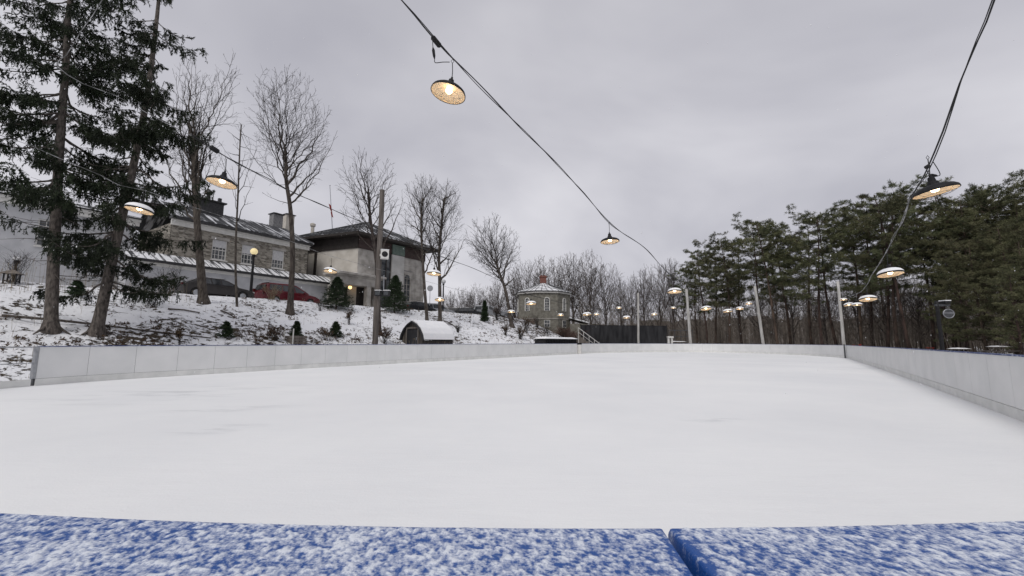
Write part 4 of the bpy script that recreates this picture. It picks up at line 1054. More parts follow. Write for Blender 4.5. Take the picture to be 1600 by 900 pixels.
def put_car(root, x, y, yaw, label, group='cars parked on top of the bank', z=None):
    root.location = (x, y, ground(x, y) if z is None else z); root.rotation_euler = (0, 0, yaw); tag(root, label, 'car', group)
van = car('van', M_carred, 'minivan'); put_car(van, -18.4, 34.9, YAW, 'dark red minivan parked on the bank left of the small fir')
sedan = car('sedan', M_cardark, 'parked_car'); put_car(sedan, -20.9, 29.9, YAW, 'dark grey car half hidden behind the bare trees and brush')
c3 = car('sedan', M_carblack, 'parked_car'); put_car(c3, -10.7, 48.6, YAW, 'black car with snowy windscreen beside the arched window of the pavilion')
c4 = car('van', M_carsilver, 'parked_car'); put_car(c4, -9.6, 54.5, YAW - .35, 'silver car with snow on its roof behind the round sign')
c5 = copy_tree(c3, (-5.6, 57.5, ground(-5.6, 57.5)), YAW - 1.2, 1, 'black car parked right of the globe lamp post behind the bank')
c6 = copy_tree(c4, (-2.9, 58.5, ground(-2.9, 58.5)), YAW - 1.3, 1, 'silver car behind the bare tree nearest the octagonal house')
c7 = copy_tree(sedan, (-7.4, 58.5, ground(-7.4, 58.5)), YAW - 1.1, 1, 'dark car between the pavilion trees and the lone wide bare tree')

# ------------------------------------------------------------------ posts and lamps on the bank
def globe_post(px, py, Y, lit, label, rg=.25, zb=None):
    t_ = P(px, py, Y); base = Vector((t_.x, t_.y, ground(t_.x, t_.y))); h = t_.z - base.z
    r = empty('lamp_post', base, 0, label, 'lamp post', 'globe lamp posts on the bank')
    m = MB(); m.lathe([(.16, -.1), (.16, .35), (.10, .5), (.085, h * .6), (.075, h - rg - .2), (.12, h - rg - .1), (.12, h - rg + .02)], 14); m.build('post', M_black, r)
    m = MB(); m.lathe([(rg * math.sin(a), h - rg * math.cos(a)) for a in np.linspace(0.25, math.pi, 12)], 18); m.build('globe', M_globe if lit else M_globeoff, r, smooth=True)
    return r
globe_post(397, 393, 31.2, True, 'black lamp post with a pale yellow globe beside the red minivan')
globe_post(693, 440, 50.5, False, 'black lamp post with unlit grey globe right of the pavilion', .27)
# globe lamp & kiosk at the far left
kx = onground(4, 20.5); kk = empty('garden_kiosk', kx, .5, 'low dark timber kiosk at the left edge of the bank', 'kiosk'); kk.scale = (.5, .5, .75)
m = MB(); 
for sx in (-.42, .42):
    for sy in (-.35, .35): m.box(sx - .05, sx + .05, sy - .05, sy + .05, -.1, .62)
m.box(-.4, .4, -.3, .3, .1, .16); m.build('frame', M_fence, kk)
m = MB(); m.add([(-.75, -.6, .6), (.75, -.6, .6), (.75, .6, .6), (-.75, .6, .6), (0, 0, .92)], [(0, 1, 4), (1, 2, 4), (2, 3, 4), (3, 0, 4), (3, 2, 1, 0)]); m.build('roof', M_wood, kk)
kx = onground(8, 21.3); t_ = P(8, 406, 21.3); gl = empty('garden_lamp', kx, 0, 'small round garden lamp capped with snow behind the dark kiosk', 'lamp'); h = t_.z - kx.z
m = MB(); m.lathe([(.05, -.1), (.05, h - .16), (.11, h - .14), (.11, h - .02)], 10); m.build('post', M_black, gl)
m = MB(); m.lathe([(.12, h - .02), (.16, h + .05), (.12, h + .14), (.0, h + .17)], 12); m.build('snow_cap', M_snow, gl, smooth=True)
# round sign seen from behind
t_ = P(672, 450.5, 51.5); b0 = Vector((t_.x, t_.y, ground(t_.x, t_.y))); sg_ = empty('round_sign', b0, 0, 'round grey sign on a slim post right of the pavilion corner', 'sign'); h = t_.z - b0.z
m = MB(); m.box(-.03, .03, .012, .05, -.1, h + .3); m.build('post', M_alu, sg_)
m = MB(); m.lathe([(0, -.01), (.36, -.01), (.36, .01), (0, .01)], 24, M=Matrix.Translation((0, 0, h)) @ Matrix.Rotation(math.pi / 2, 4, 'X')); m.build('disc', M_alu, sg_)

# utility pole with speaker and floodlights
def pole(name, pxb, pxt, pyt, Y, r0, r1, mat_, label, group=None, pyb=530, tilt_y=0):
    top = P(pxt, pyt, Y); b = onground(pxb, Y)
    r = empty(name, b, 0, label, 'pole', group); m = MB(); d = top - b
    n_ = 8; m.tube([Vector((0, 0, -.4)) - d * .0] + [d * (i / n_) + Vector((.012 * math.sin(i * 2.1), 0, 0)) for i in range(n_ + 1)], [r0] + [r0 + (r1 - r0) * i / n_ for i in range(n_ + 1)], 14); m.build('shaft', mat_, r, smooth=True)
    return r, top
up_, ut = pole('utility_pole', 586, 597.5, 297, 24.6, .165, .14, M_polewood, 'tall weathered wooden pole carrying a white speaker in front of the pavilion')
q = P(601, 398, 24.3); sp2 = empty('loudspeaker', q, 0, 'white box loudspeaker fixed high on the wooden pole', 'loudspeaker')
Mq = Matrix.Rotation(.35, 4, 'Z'); m = MB(); m.box(-.22, .22, -.2, .16, -.25, .25, M=Mq); m.box(-.26, -.20, .1, .30, -.06, .06, M=Mq); m.build('cabinet', M_whitetrim, sp2)
m = MB(); m.lathe([(0, .0), (.06, .0), (.15, .02), (.17, .035)], 20, M=Mq @ Matrix.Translation((0, -.24, 0)) @ Matrix.Rotation(-math.pi / 2, 4, 'X')); m.build('cone', M_black, sp2)
m = MB(); m.box(-.235, .235, -.21, .17, .253, .285, M=Mq); m.build('snow_cap', M_snow, sp2)
fl_ = P(596, 458, 24.3)
for k, (dx, lb) in enumerate(((-.16, 'left black floodlight of the pair on the wooden pole'), (.32, 'right black floodlight of the pair on the wooden pole'))):
    r = empty('floodlight', (fl_.x + dx, fl_.y, fl_.z), 0, lb, 'floodlight', 'floodlights on the wooden pole'); m = MB(); m.box(-.17, .17, -.2, .06, -.17, .13); m.box(-.03, .03, .06, .2, -.04, .04); m.build('housing', M_black, r)
    m = MB(); m.box(-.13, .13, -.215, -.203, -.13, .09); m.build('lens', M_carglass, r); m = MB(); m.box(-.18, .18, -.2, .07, .133, .165); m.build('snow_cap', M_snow, r)
q = P(601, 437, 24.4); r = tag(MB().build('x', M_alu), None); bpy.data.objects.remove(r)
m = MB(); m.tube([P(600, 430, 24.45), P(599.5, 452, 24.35)], .02, 6); cd_ = m.build('conduit', M_alu); cd_.parent = up_; cd_.matrix_parent_inverse = Matrix.Translation(-up_.location)

pole('lamp_line_pole', 1079, 1072.5, 452, 60, .21, .17, M_polewhite, 'pale pole behind the far boards left of the pines', 'pale poles carrying the lamp lines')
pole('lamp_line_pole', 1193, 1179.5, 447, 57, .20, .16, M_polewhite, 'pale pole leaning left in front of the pine trunks', 'pale poles carrying the lamp lines')
pole('lamp_line_pole', 1318, 1309, 440, 38.5, .135, .105, M_polewhite, 'pale pole standing at the far right corner of the rink', 'pale poles carrying the lamp lines')
pole('lamp_line_pole', 997, 997, 458, 61.5, .16, .13, M_polewhite, 'pale pole standing in front of the black fence', 'pale poles carrying the lamp lines')

# dark post with lantern arm and round heater on the right
dp, dt = pole('dark_post', 1471, 1463, 470, 24, .095, .085, M_black, 'dark steel post with an arm beyond the right boards', None)
a0 = dt + Vector((0, 0, -.18)); a1 = P(1476, 476, 24)
m = MB(); m.box(a0.x - .1, a1.x + .25, 23.93, 24.07, a0.z - .12, a0.z - .02); o = m.build('arm', M_frame); o.parent = dp; o.matrix_parent_inverse = Matrix.Translation(-dp.location)
q = P(1476, 472, 24); r = empty('floodlight', q, 0, 'white topped lamp on the arm of the dark steel post', 'floodlight'); m = MB(); m.box(-.16, .16, -.2, .2, -.10, .05); m.build('housing', M_black, r); m = MB(); m.box(-.17, .17, -.21, .21, .053, .10); m.build('snow_cap', M_snow, r)
q = P(1481, 490, 24); r = empty('round_fan', q, 0, 'round wire caged fan hanging below the arm of the dark steel post', 'fan')
m = MB(); Mr = Matrix.Rotation(math.pi / 2, 4, 'X')
m.tube([(.30 * math.cos(a), -.05, .25 * math.sin(a)) for a in np.linspace(0, 2 * math.pi, 25)], .022, 6); m.tube([(-.3, -.05, .03), (.3, -.05, .03)], .022, 6); m.build('ring', M_alu, r)
m = MB(); m.lathe([(0, -.04), (.27, -.04), (.27, .06), (0, .06)], 22, M=Matrix.Scale(.85, 4, (0, 0, 1)) @ Mr); m.build('drum', M_frame, r)

# ------------------------------------------------------------------ hanging lamps
def make_lamp():
    r = empty('hanging_lamp', (0, 0, 0)); R_ = .20
    m = MB(); m.lathe([(.035, .062), (.07, .060), (.12, .047), (.165, .028), (.192, .006), (.2, -.010), (.203, -.028), (.198, -.028)], 32); m.build('shade', M_black, r, smooth=True)
    m = MB(); m.lathe([(.0, .052), (.07, .052), (.12, .039), (.163, .021), (.189, -.002), (.197, -.027)], 32); m.build('reflector', M_enamel, r, smooth=True)
    m = MB(); m.lathe([(.0, .185), (.012, .185), (.014, .16), (.030, .15), (.036, .10), (.046, .095), (.054, .062)], 14); m.build('socket', M_black, r)
    m = MB(); m.lathe([(.0, -.022), (.028, -.016), (.041, .006), (.034, .030), (.018, .045), (.014, .050)], 14); m.build('bulb', M_bulb, r, smooth=True)
    m = MB()
    for rr_, z in ((.196, -.028), (.14, -.058), (.075, -.072)):
        m.tube([(rr_ * math.cos(a), rr_ * math.sin(a), z) for a in np.linspace(0, 2 * math.pi, 25)], .0014, 5, cap=False)
    for k in range(8):
        a = k * math.pi / 4; m.tube([(q_ * math.cos(a), q_ * math.sin(a), z) for q_, z in ((.196, -.028), (.15, -.056), (.10, -.068), (.05, -.074))], .0014, 5, cap=False)
    m.build('wire_guard', M_frame, r)
    m = MB(); m.lathe([(.055, .062), (.075, .088), (.12, .078), (.165, .055), (.19, .026), (.2, .0)], 24); m.build('snow_cap', M_lampsnow, r, smooth=True)
    m = MB(); m.tube([(0, 0, .18), (.004, 0, .26), (0, 0, .36)], .005, 6); m.tube([(0, 0, .36), (.018, 0, .385), (0, 0, .41), (-.018, 0, .385), (0, 0, .36)], .003, 5, cap=False); m.build('cord', M_cable, r)
    return r
LAMPS = [
 (701, 143, 4.9, 'largest hanging lamp of all, with wire guard, high in the centre of the sky'),
 (953, 376, 9.2, 'hanging lamp on the central cable just above the bare treetops'),
 (347, 284, 6.45, 'hanging lamp beside the thin bare sapling on the left'),
 (218, 327, 7.3, 'hanging lamp in front of the leaning spruce trunk'),
 (516, 423, 13.3, 'hanging lamp in front of the pavilion porch'),
 (678, 427, 12.1, 'hanging lamp in front of the forked tree right of the pavilion'),
 (687, 468, 17.8, 'hanging lamp low in front of the globe lamp post on the bank'),
 (830, 474, 16.6, 'hanging lamp in front of the left window of the octagonal house'),
 (799, 487, 22, 'hanging lamp over the crest of the bank left of the octagonal house'),
 (876, 492, 28, 'hanging lamp low at the right edge of the octagonal house'),
 (917, 491, 19, 'larger hanging lamp of the pair right of the octagonal house'),
 (932, 491, 28, 'smaller hanging lamp of the pair right of the octagonal house'),
 (967, 481, 33, 'faint small hanging lamp above the black fence, left of the pale pole'),
 (979, 496, 22, 'hanging lamp close left of the pale pole at the black fence'),
 (1022, 491, 27, 'hanging lamp above the right half of the black fence'),
 (1054, 455, 12.7, 'hanging lamp just left of the first pine crown'),
 (1052, 481, 33, 'small far hanging lamp below the one left of the first pine'),
 (1103, 482, 16.7, 'largest hanging lamp in front of the leftmost pine trunks'),
 (1137, 486, 19.5, 'lowest hanging lamp in the sag of the cable before the pines'),
 (1156, 482, 22.5, 'hanging lamp second from the leaning pale pole'),
 (1170, 474, 27, 'small hanging lamp next to the leaning pale pole'),
 (1461, 297, 4.75, 'large hanging lamp against the pine tops on the right'),
 (1391, 427, 7.9, 'hanging lamp in the middle of the right hand cable before dark pines'),
 (1356, 467, 11.6, 'largest of the low lamps beside the corner pole'),
 (1339, 476, 19, 'right one of two overlapping lamps beside the corner pole'),
 (1326, 476, 20, 'left one of two overlapping lamps beside the corner pole'),
 (1318, 468, 26, 'smallest lamp touching the pale corner pole'),
]
lamp0 = make_lamp(); LP = []
for i, (px, py, k, lb) in enumerate(LAMPS):
    d = raydir(px, py); p = Vector((0, 0, CAMZ)) + d * k * 1.0
    LP.append(p)
    if i == 0: lamp0.location = p; o = lamp0; lamp0['label'] = lb; lamp0['category'] = 'hanging lamp'; lamp0['group'] = 'hanging lamps over the rink'; lamp0.rotation_euler = (math.radians(-9), math.radians(10), .3)
    else: o = copy_tree(lamp0, p, i * 1.3, 1, lb)
    if i in (0, 1, 2, 3, 21, 22): o.rotation_euler = (math.radians((-7, -3, -4, 0)[i] if i < 4 else -5), math.radians((9, 0, 4, 4)[i] if i < 4 else -6), i)
    if i > 3 and i != 21: o.rotation_euler = (math.radians(-8 - 4 * math.sin(i * 2.3)), math.radians(3 * math.sin(i * 1.7)), 0)
    if i == 21: o.rotation_euler = (math.radians(-3), math.radians(-9), 0)
    if i == 0: o.rotation_euler = (math.radians(-3), math.radians(11), 0)
    if i in (2, 3): o.rotation_euler = (math.radians(-5), math.radians(7), 0)
    if i in (1, 2, 21): bpy.data.objects.remove([c for c in o.children if c.name.startswith('snow_cap')][0])
for o in list(C.objects):
    if o.parent and o.parent.name.startswith('hanging_lamp') and o.name.startswith('cord'):
        Ri = o.parent.rotation_euler.to_matrix().inverted(); o.rotation_euler = Ri.to_euler(); o.location = Vector((0, 0, .18)) - Ri @ Vector((0, 0, .18))
bpy.data.objects.remove([c for c in lamp0.children if c.name.startswith('snow_cap')][0])
# ------------------------------------------------------------------ cables
def cable(pts, label, rad=.008, mat_=None, second=True, wob=.007, seed=1, group=None):
    V = [P(*p) if len(p) == 3 and not isinstance(p, Vector) else p for p in pts]
    path = catmull(V, .18); rr = random.Random(seed); root = empty('lamp_cable', path[0], 0, label, 'cable', 'cables carrying the hanging lamps'); o0 = path[0]
    ph = 0; m1 = MB(); m2 = MB(); n_ = len(path); p1 = []; p2 = []; r1 = []
    for i, p in enumerate(path):
        ph = i * .55; dist = (p - cam.location).length; w = wob * min(1, 7 / max(dist, 4)) + .004
        p1.append(p - o0 + Vector((w * math.sin(ph), 0, w * math.cos(ph)))); p2.append(p - o0 - Vector((w * math.sin(ph * .93), 0, w * math.cos(ph * .93))) + Vector((0, 0, -.012 * math.sin(i * .13) ** 2)))
        r1.append(rad * (1 + .12 * math.sin(i * .9)))
    m1.tube(p1, r1, 6); m1.build('carrier_wire', mat_ or M_cable, root)
    if second: m2.tube(p2, [r * .7 for r in r1], 5); m2.build('power_cord', mat_ or M_cable, root)
    return root
def up(i, dz=.40): return LP[i] + Vector((0, 0, dz))
cable([(500, -130, 3.2), (628, 0, 3.95), (704 - 3, 84, 4.66), (800, 185, 5.9), (905, 293, 7.9), up(1), (1010, 390, 10.6), up(15, .42), (1100, 450, 15.5), up(18, .45), (1160, 466, 26), (1179.5, 450, 56.7)], 'black cable crossing the centre of the sky with the largest lamp')
cable([(1575, -120, 3.3), (1552, 0, 3.8), (1527, 62, 4.1), (1500, 130, 4.35), (1475, 205, 4.55), (1449, 266, 4.75), (1436, 287, 5.0), (1422, 308, 5.3)], 'black cable dropping steeply from the top right to the large lamp', seed=2)
cable([(1422, 308, 5.3), (1410, 345, 5.9), (1395, 372, 6.8), (1380, 402, 8.2), (1362, 430, 10), (1350, 451, 12), (1338, 459, 18), (1324, 461, 27), (1310, 447, 38)], 'frosted pale cable sagging over the pines to the corner pole', .0055, M_palecable, seed=3)
cable([(180, -70, 4.0), (158, 0, 4.3), (128, 45, 4.45), (105, 85, 4.5), (90, 103, 4.6), (130, 132, 4.9), (180, 150, 5.2), (232, 178, 5.5), (299, 211, 5.9)], 'pale frosted cable looping down through the left spruces', .0042, M_palecable, second=False, seed=4)
cable([(299, 211, 5.9), (328, 230, 6.15), (350, 243, 6.35), (410, 275, 7.6), (470, 306, 9.3), (517, 326, 10.6), (560, 345, 12), (600, 361, 14), (667, 391, 12.5), (707, 407, 13.5), (760, 428, 15), (830, 461, 16.7), (917, 480, 19), (979, 487, 22), (1022, 482, 27), (1072.5, 454, 60)], 'black cable running from the spruces past the wooden pole to the far pole', seed=5)
cable([(-60, 190, 5.0), (0, 212, 5.5), (45, 226, 5.8), (90, 245, 6.1), (157, 273, 6.6), (187, 290, 6.9), (225, 298, 7.3), (270, 313, 8), (313, 327, 9), (380, 350, 10), (464, 381, 12), (517, 400, 13.3), (557, 411, 14.2), (627, 430, 16), (690, 446, 18), (799, 474, 22), (876, 483, 28), (932, 482, 28), (967, 473, 33), (997, 460, 61)], 'pale cable low across the spruces and the pavilion front', .0045, M_palecable, second=False, seed=6)
# connectors by the near lamps
def connector(pa, pb, r_, label, tail=None):
    m = MB(); a, b = P(*pa), P(*pb); c = (a + b) / 2; root = empty('plug_connector', c, 0, label, 'plug connector', 'plug connectors on the lamp cables')
    d = b - a; m.tube([a - c, a - c + d * .1, b - c - d * .1, b - c], [r_ * .6, r_, r_, r_ * .6], 10); m.build('housing', M_black, root)
    if tail:
        m = MB(); pts = catmull([P(*p) - c for p in tail], .03); m.tube(pts, .0045, 6); m.build('lead', M_cable, root)
        q0, q1 = P(*tail[1]) - c, P(*tail[2]) - c; m = MB(); m.tube([q0, q0.lerp(q1, .25), q0.lerp(q1, .75), q1], [.006, .017, .015, .006], 8); m.build('plug', M_black, root)
connector((675, 57, 4.5), (688, 73, 4.6), .030, 'black plug connector above the largest lamp', [(676, 62, 4.5), (676.5, 74, 4.5), (679, 92, 4.5), (680, 98, 4.56), (692, 97, 4.62), (702.5, 97, 4.66)])
connector((328, 229, 6.1), (342, 238, 6.2), .038, 'black plug connector on the cable near the thin sapling', [(329, 232, 6.1), (328, 240, 6.1), (328, 250, 6.1), (330, 254, 6.1), (328, 250, 6.12)])
connector((1445, 263, 4.75), (1453, 258, 4.72), .022, 'black plug connector above the large lamp on the right', [(1447, 262, 4.7), (1452, 273, 4.7), (1465, 275, 4.7), (1469, 272, 4.7), (1464, 262, 4.7), (1458, 253, 4.7)])

# ------------------------------------------------------------------ near trees
def world_tree_pts(lst, Y, base):
    out_ = [base]
    for px, py in lst: out_.append(P(px, py, Y))
    return out_
b1 = hit(79, 517); b2 = hit(150, 522)
print('spruce bases', b1, b2)
t1 = [b1] + [P(px, py, b1.y + dy) for px, py, dy in ((84, 400, 0), (92, 250, 0), (103, 100, 0), (110, 0, 0))]; t1.append(t1[-1] + Vector((.25, 0, 7)))
t2 = [b2] + [P(px, py, b2.y + dy) for px, py, dy in ((180, 385, 0), (206, 270, 0), (230, 150, 0), (246, 20, 0), (250, -30, 0))]; t2.append(t2[-1] + Vector((.1, 0, 2.2)))
H1 = t1[-1].z - b1.z; H2 = t2[-1].z - b2.z
def len1(z, az):
    base = 4.1 * (1 - max(0, z - 4) / (H1 * 1.15)); 
    if z < 4.9: base *= .75
    if z < 0: base *= .45 + .5 * max(0, (z - 3)) / 1.4
    return base
def len2(z, az):
    base = 3.0 * (1 - .92 * max(0, z - 4) / (H2 * 1.0))
    if z < 3.2: base *= .75
    return max(.5, base)
spruce('spruce', t1, .205, 5.5, H1 - .3, len1, 11, 'tallest spruce with a thick straight trunk at the left edge', per=17, dens=.80)
spruce('spruce', t2, .205, 2.2, H2 - .1, len2, 23, 'slimmer leaning spruce second from the left with low drooping boughs', per=18, dens=.82)

def crown_env(Y, x0, x1, y0, y1, dy=1.0):
    a, b = P(x0, (y0 + y1) / 2, Y), P(x1, (y0 + y1) / 2, Y); t_, u_ = P((x0 + x1) / 2, y0, Y), P((x0 + x1) / 2, y1, Y)
    return (((a.x + b.x) / 2, Y, (t_.z + u_.z) / 2), ((b.x - a.x) / 2, (b.x - a.x) / 2 * dy, (t_.z - u_.z) / 2))
GT = 'bare deciduous trees along the bank'
b3 = hit(318, 474); Y = b3.y
bare_tree('bare_tree', world_tree_pts([(312, 400), (306, 320), (303, 262), (304, 215)], Y, b3), [crown_env(Y, 262, 326, 88, 300), crown_env(Y, 312, 380, 72, 270)], .25, 31, nl=15, fork=.50, open_=.75, dens=1.15, tw=.0088, extra=((.62, P(246, 215, Y), .45), (.6, P(345, 245, Y), .3), (.5, P(262, 250, Y), .35)), label='rugged bare tree with crooked limbs beside the leaning spruce', group=GT)
b4 = hit(453, 490); Y = b4.y
bare_tree('bare_tree', world_tree_pts([(457, 400), (454, 330), (447, 280), (447, 245)], Y, b4), [crown_env(Y, 378, 520, 106, 310)], .20, 41, nl=15, fork=.72, open_=.5, dens=1.1, tw=.0088, extra=((.70, P(527, 205, Y), .5), (.69, P(505, 250, Y), .35), (.78, P(372, 196, Y), .3), (.68, P(410, 300, Y), .2)), label='bare tree with broad oval crown in front of the red minivan', group=GT)
b5 = onground(366, b3.y + 1); Y = b5.y
bare_tree('sapling', world_tree_pts([(368, 400), (372, 300), (375, 225), (377, 195)], Y, b5), [crown_env(Y, 340, 408, 185, 340)], .075, 51, nl=16, fork=.45, tw=.008, label='very thin tall sapling left of the yellow globe lamp', group=GT, flare=False, sec=.9, dens=.9)
b6 = onground(592, 30.5); Y = b6.y
bare_tree('bare_tree', world_tree_pts([(590, 430), (584, 380), (578, 335), (576, 300)], Y, b6), [crown_env(Y, 516, 632, 232, 378)], .16, 61, nl=15, fork=.5, open_=.55, dens=1.1, tw=.0095, label='bare tree with rounded crown directly behind the wooden pole', group=GT)
b7 = onground(667, 38); Y = 38
bare_tree('bare_tree', world_tree_pts([(662, 430), (659, 380), (658, 345), (660, 310)], Y, b7), [crown_env(Y, 620, 698, 262, 425)], .15, 71, nl=20, fork=.40, open_=.5, dens=1.5, label='tall narrow bare tree at the right corner of the pavilion', group=GT, tw=.0095)
b8 = onground(687, 39); Y = 39
bare_tree('bare_tree', world_tree_pts([(687, 440), (686, 400), (690, 350), (694, 310)], Y, b8), [crown_env(Y, 656, 730, 276, 440)], .18, 81, nl=22, fork=.32, open_=.5, dens=1.5, extra=((.42, P(668, 340, Y), .5),), label='forked bare tree close right of the pavilion corner tree', group=GT, tw=.0095)
b9 = onground(800, 50); Y = 50
bare_tree('bare_tree', world_tree_pts([(790, 455), (780, 425), (776, 410)], Y, b9), [crown_env(Y, 716, 816, 330, 475)], .24, 91, nl=17, fork=.62, open_=.35, dens=1.2, label='wide vase shaped bare tree standing alone left of the octagonal house', group=GT, tw=.0125)

# ------------------------------------------------------------------ background bare trees
protos = []
for k in range(4):
    wv = (4.2, 5.0, 3.6, 4.6)[k]
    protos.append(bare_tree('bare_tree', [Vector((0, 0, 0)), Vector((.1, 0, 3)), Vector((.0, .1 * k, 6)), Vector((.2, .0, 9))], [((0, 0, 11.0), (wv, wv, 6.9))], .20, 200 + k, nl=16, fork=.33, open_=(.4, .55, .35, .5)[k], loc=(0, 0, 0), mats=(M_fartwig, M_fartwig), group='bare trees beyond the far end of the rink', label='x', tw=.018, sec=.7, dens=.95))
BG = [(704, 452, 88), (724, 446, 96), (745, 440, 90), (768, 446, 98), (735, 455, 80), (822, 402, 92), (846, 397, 98), (871, 398, 94), (893, 392, 99), (921, 388, 84), (945, 408, 96), (968, 432, 100), (986, 428, 92), (1004, 418, 86), (1028, 408, 90), (1047, 401, 82), (1066, 412, 95), (803, 420, 86), (780, 432, 84), (908, 420, 100), (1090, 430, 100), (1120, 425, 104), (1150, 432, 88), (1182, 425, 80), (1208, 440, 84), (1232, 430, 74), (1262, 425, 82), (1284, 432, 70), (1308, 428, 76), (1332, 420, 66), (1352, 430, 72), (1376, 415, 62), (1402, 425, 66), (1426, 420, 58), (1456, 430, 60), (1480, 425, 56)]
BG.sort()
ordn = ['first', 'second', 'third', 'fourth', 'fifth', 'sixth', 'seventh', 'eighth', 'ninth', 'tenth', 'eleventh', 'twelfth', 'thirteenth', 'fourteenth', 'fifteenth', 'sixteenth', 'seventeenth', 'eighteenth', 'nineteenth', 'twentieth']
def ordinal(i): return ordn[i] if i < 20 else ('twenty ' + ordn[i - 20] if i < 39 else 'thirty ninth' if i == 39 else 'fortieth' if i == 39 else 'forty ' + ordn[i - 40])
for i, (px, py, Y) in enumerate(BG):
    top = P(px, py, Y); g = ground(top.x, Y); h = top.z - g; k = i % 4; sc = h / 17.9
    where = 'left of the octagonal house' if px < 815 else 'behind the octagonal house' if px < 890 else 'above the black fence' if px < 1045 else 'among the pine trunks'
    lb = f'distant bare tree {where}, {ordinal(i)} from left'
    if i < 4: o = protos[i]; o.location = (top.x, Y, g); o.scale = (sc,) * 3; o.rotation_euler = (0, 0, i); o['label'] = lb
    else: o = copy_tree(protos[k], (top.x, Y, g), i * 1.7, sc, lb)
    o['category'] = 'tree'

# ------------------------------------------------------------------ pines
pp = [pine('pine_tree', 17, 1, .43, (-.03, 0), nl=27), pine('pine_tree', 17, 2, .39, (.05, .02), wide=1.1, nl=28), pine('pine_tree', 17, 3, .49, (-.07, 0), wide=1.0, nl=26), pine('pine_tree', 17, 4, .36, (.02, 0), wide=1.2, nl=31),
      pine('pine_tree', 17, 5, .45, (-.10, 0), wide=1.0, nl=26), pine('pine_tree', 14, 6, .10, (.0, 0), wide=1.15, nl=52, mat=M_pine2), pine('pine_tree', 14, 7, .14, (.02, 0), wide=1.0, nl=48, mat=M_pine2)]
PH = [17, 17, 17, 17, 17, 14, 14]
# (px of crown top, py of crown top, Y, variant, kind words)
PN = [(1082, 402, 80, 1), (1096, 390, 74, 0), (1112, 383, 76, 3), (1132, 376, 68, 1), (1150, 378, 75, 3), (1183, 352, 64, 2), (1204, 340, 60, 4), (1219, 354, 66, 3), (1254, 350, 63, 0),
      (1270, 340, 56, 3), (1290, 334, 60, 2), (1325, 325, 55, 3), (1344, 330, 60, 0), (1362, 315, 52, 2), (1380, 300, 50, 3), (1397, 297, 47, 4), (1432, 318, 50, 3), (1452, 306, 48, 0), (1470, 300, 52, 1), (1490, 310, 45, 3),
      (1508, 304, 50, 2), (1527, 300, 47, 3), (1545, 308, 44, 0), (1562, 303, 50, 1), (1582, 312, 43, 3), (1602, 318, 48, 4), (1625, 320, 42, 1), (1655, 315, 44, 3), (1690, 310, 40, 0),
      (1205, 400, 88, 0), (1370, 370, 78, 3), (1520, 350, 66, 2),
      (1518, 372, 36, 5), (1560, 352, 34, 6), (1598, 372, 32, 5), (1640, 350, 33, 6), (1490, 405, 42, 6), (1476, 430, 48, 5), (1575, 420, 27, 6)]
PN.sort()
used = set()
for i, (px, py, Y, k) in enumerate(PN):
    top = P(px, py, Y); g = ground(top.x, Y); h = top.z - g; sc = h / (PH[k] + .35)
    where = 'over the far boards' if px < 1200 else 'left of the corner pole' if px < 1315 else 'right of the corner pole' if px < 1420 else 'behind the dark steel post' if px < 1500 else 'near the right edge'
    look = 'bushy low boughed pine' if k >= 5 else 'tall bare trunked pine'
    lb = f'{look}, {where}, {ordinal(i)} pine from left'
    if k not in used: used.add(k); o = pp[k]; o.location = (top.x, Y, g); o.scale = (sc,) * 3; o.rotation_euler = (0, 0, 0); o['label'] = lb
    else: o = copy_tree(pp[k], (top.x, Y, g), ((i * 2.399) % 6.28) if k >= 5 else (i * 1.1) % 6.28, sc, lb)
    o['category'] = 'tree'

# ------------------------------------------------------------------ thicket: far-off brushwood as one mass
rr = random.Random(77); r_ = np.random.default_rng(77)
th = MB(); A0 = []; A1 = []
def stem(x, y, h, m):
    g = ground(x, y); lx, ly = rr.gauss(0, .06) * h, rr.gauss(0, .06) * h; r0 = .018 + .006 * h * rr.random()
    b0 = Vector((x, y, g - .1)); b1_ = Vector((x + lx * .5 + rr.gauss(0, .12), y + ly * .5, g + h * .5)); b2_ = Vector((x + lx, y + ly, g + h)); m.tube([b0, b1_, b2_], [r0, r0 * .7, .010], 3, cap=False)
    for k in range(rr.randint(7, 12)):
        u = rr.uniform(.2, 1); p = b0.lerp(b1_, u * 2) if u < .5 else b1_.lerp(b2_, u * 2 - 1); l = h * rr.uniform(.1, .28); a = rr.uniform(0, 6.28)
        q_ = p + Vector((math.cos(a) * l * .7, math.sin(a) * l * .7, l * rr.uniform(.3, 1.0))); m.tube([p, q_], [.014, .007], 3, cap=False)
        for k2 in range(3): a2 = a + rr.uniform(-1, 1); w_ = p.lerp(q_, rr.uniform(.4, 1)); l2 = l * .5; m.tube([w_, w_ + Vector((math.cos(a2) * l2 * .6, math.sin(a2) * l2 * .6, l2 * rr.uniform(.2, 1)))], [.009, .005], 3, cap=False)
n_ = 0
while n_ < 3600:
    px = rr.uniform(690, 1760); 
    if px < 1060: Y = rr.uniform(86, 125); h = rr.uniform(4, 10.5) if px > 900 else rr.uniform(3, 8)
    else: 
        y0_ = max(34, 84 - (px - 1060) * .085); Y = rr.uniform(y0_ * .93, y0_ + 50); h = rr.uniform(4, 12.5) * (1 if Y > y0_ + 8 else .5)
    x = P(px, 530, Y).x
    stem(x, Y, h, th); n_ += 1
o = th.build('thicket', M_thicket); tag(o, 'grey brown mass of leafless brushwood filling the far woods', 'thicket', kind='stuff')
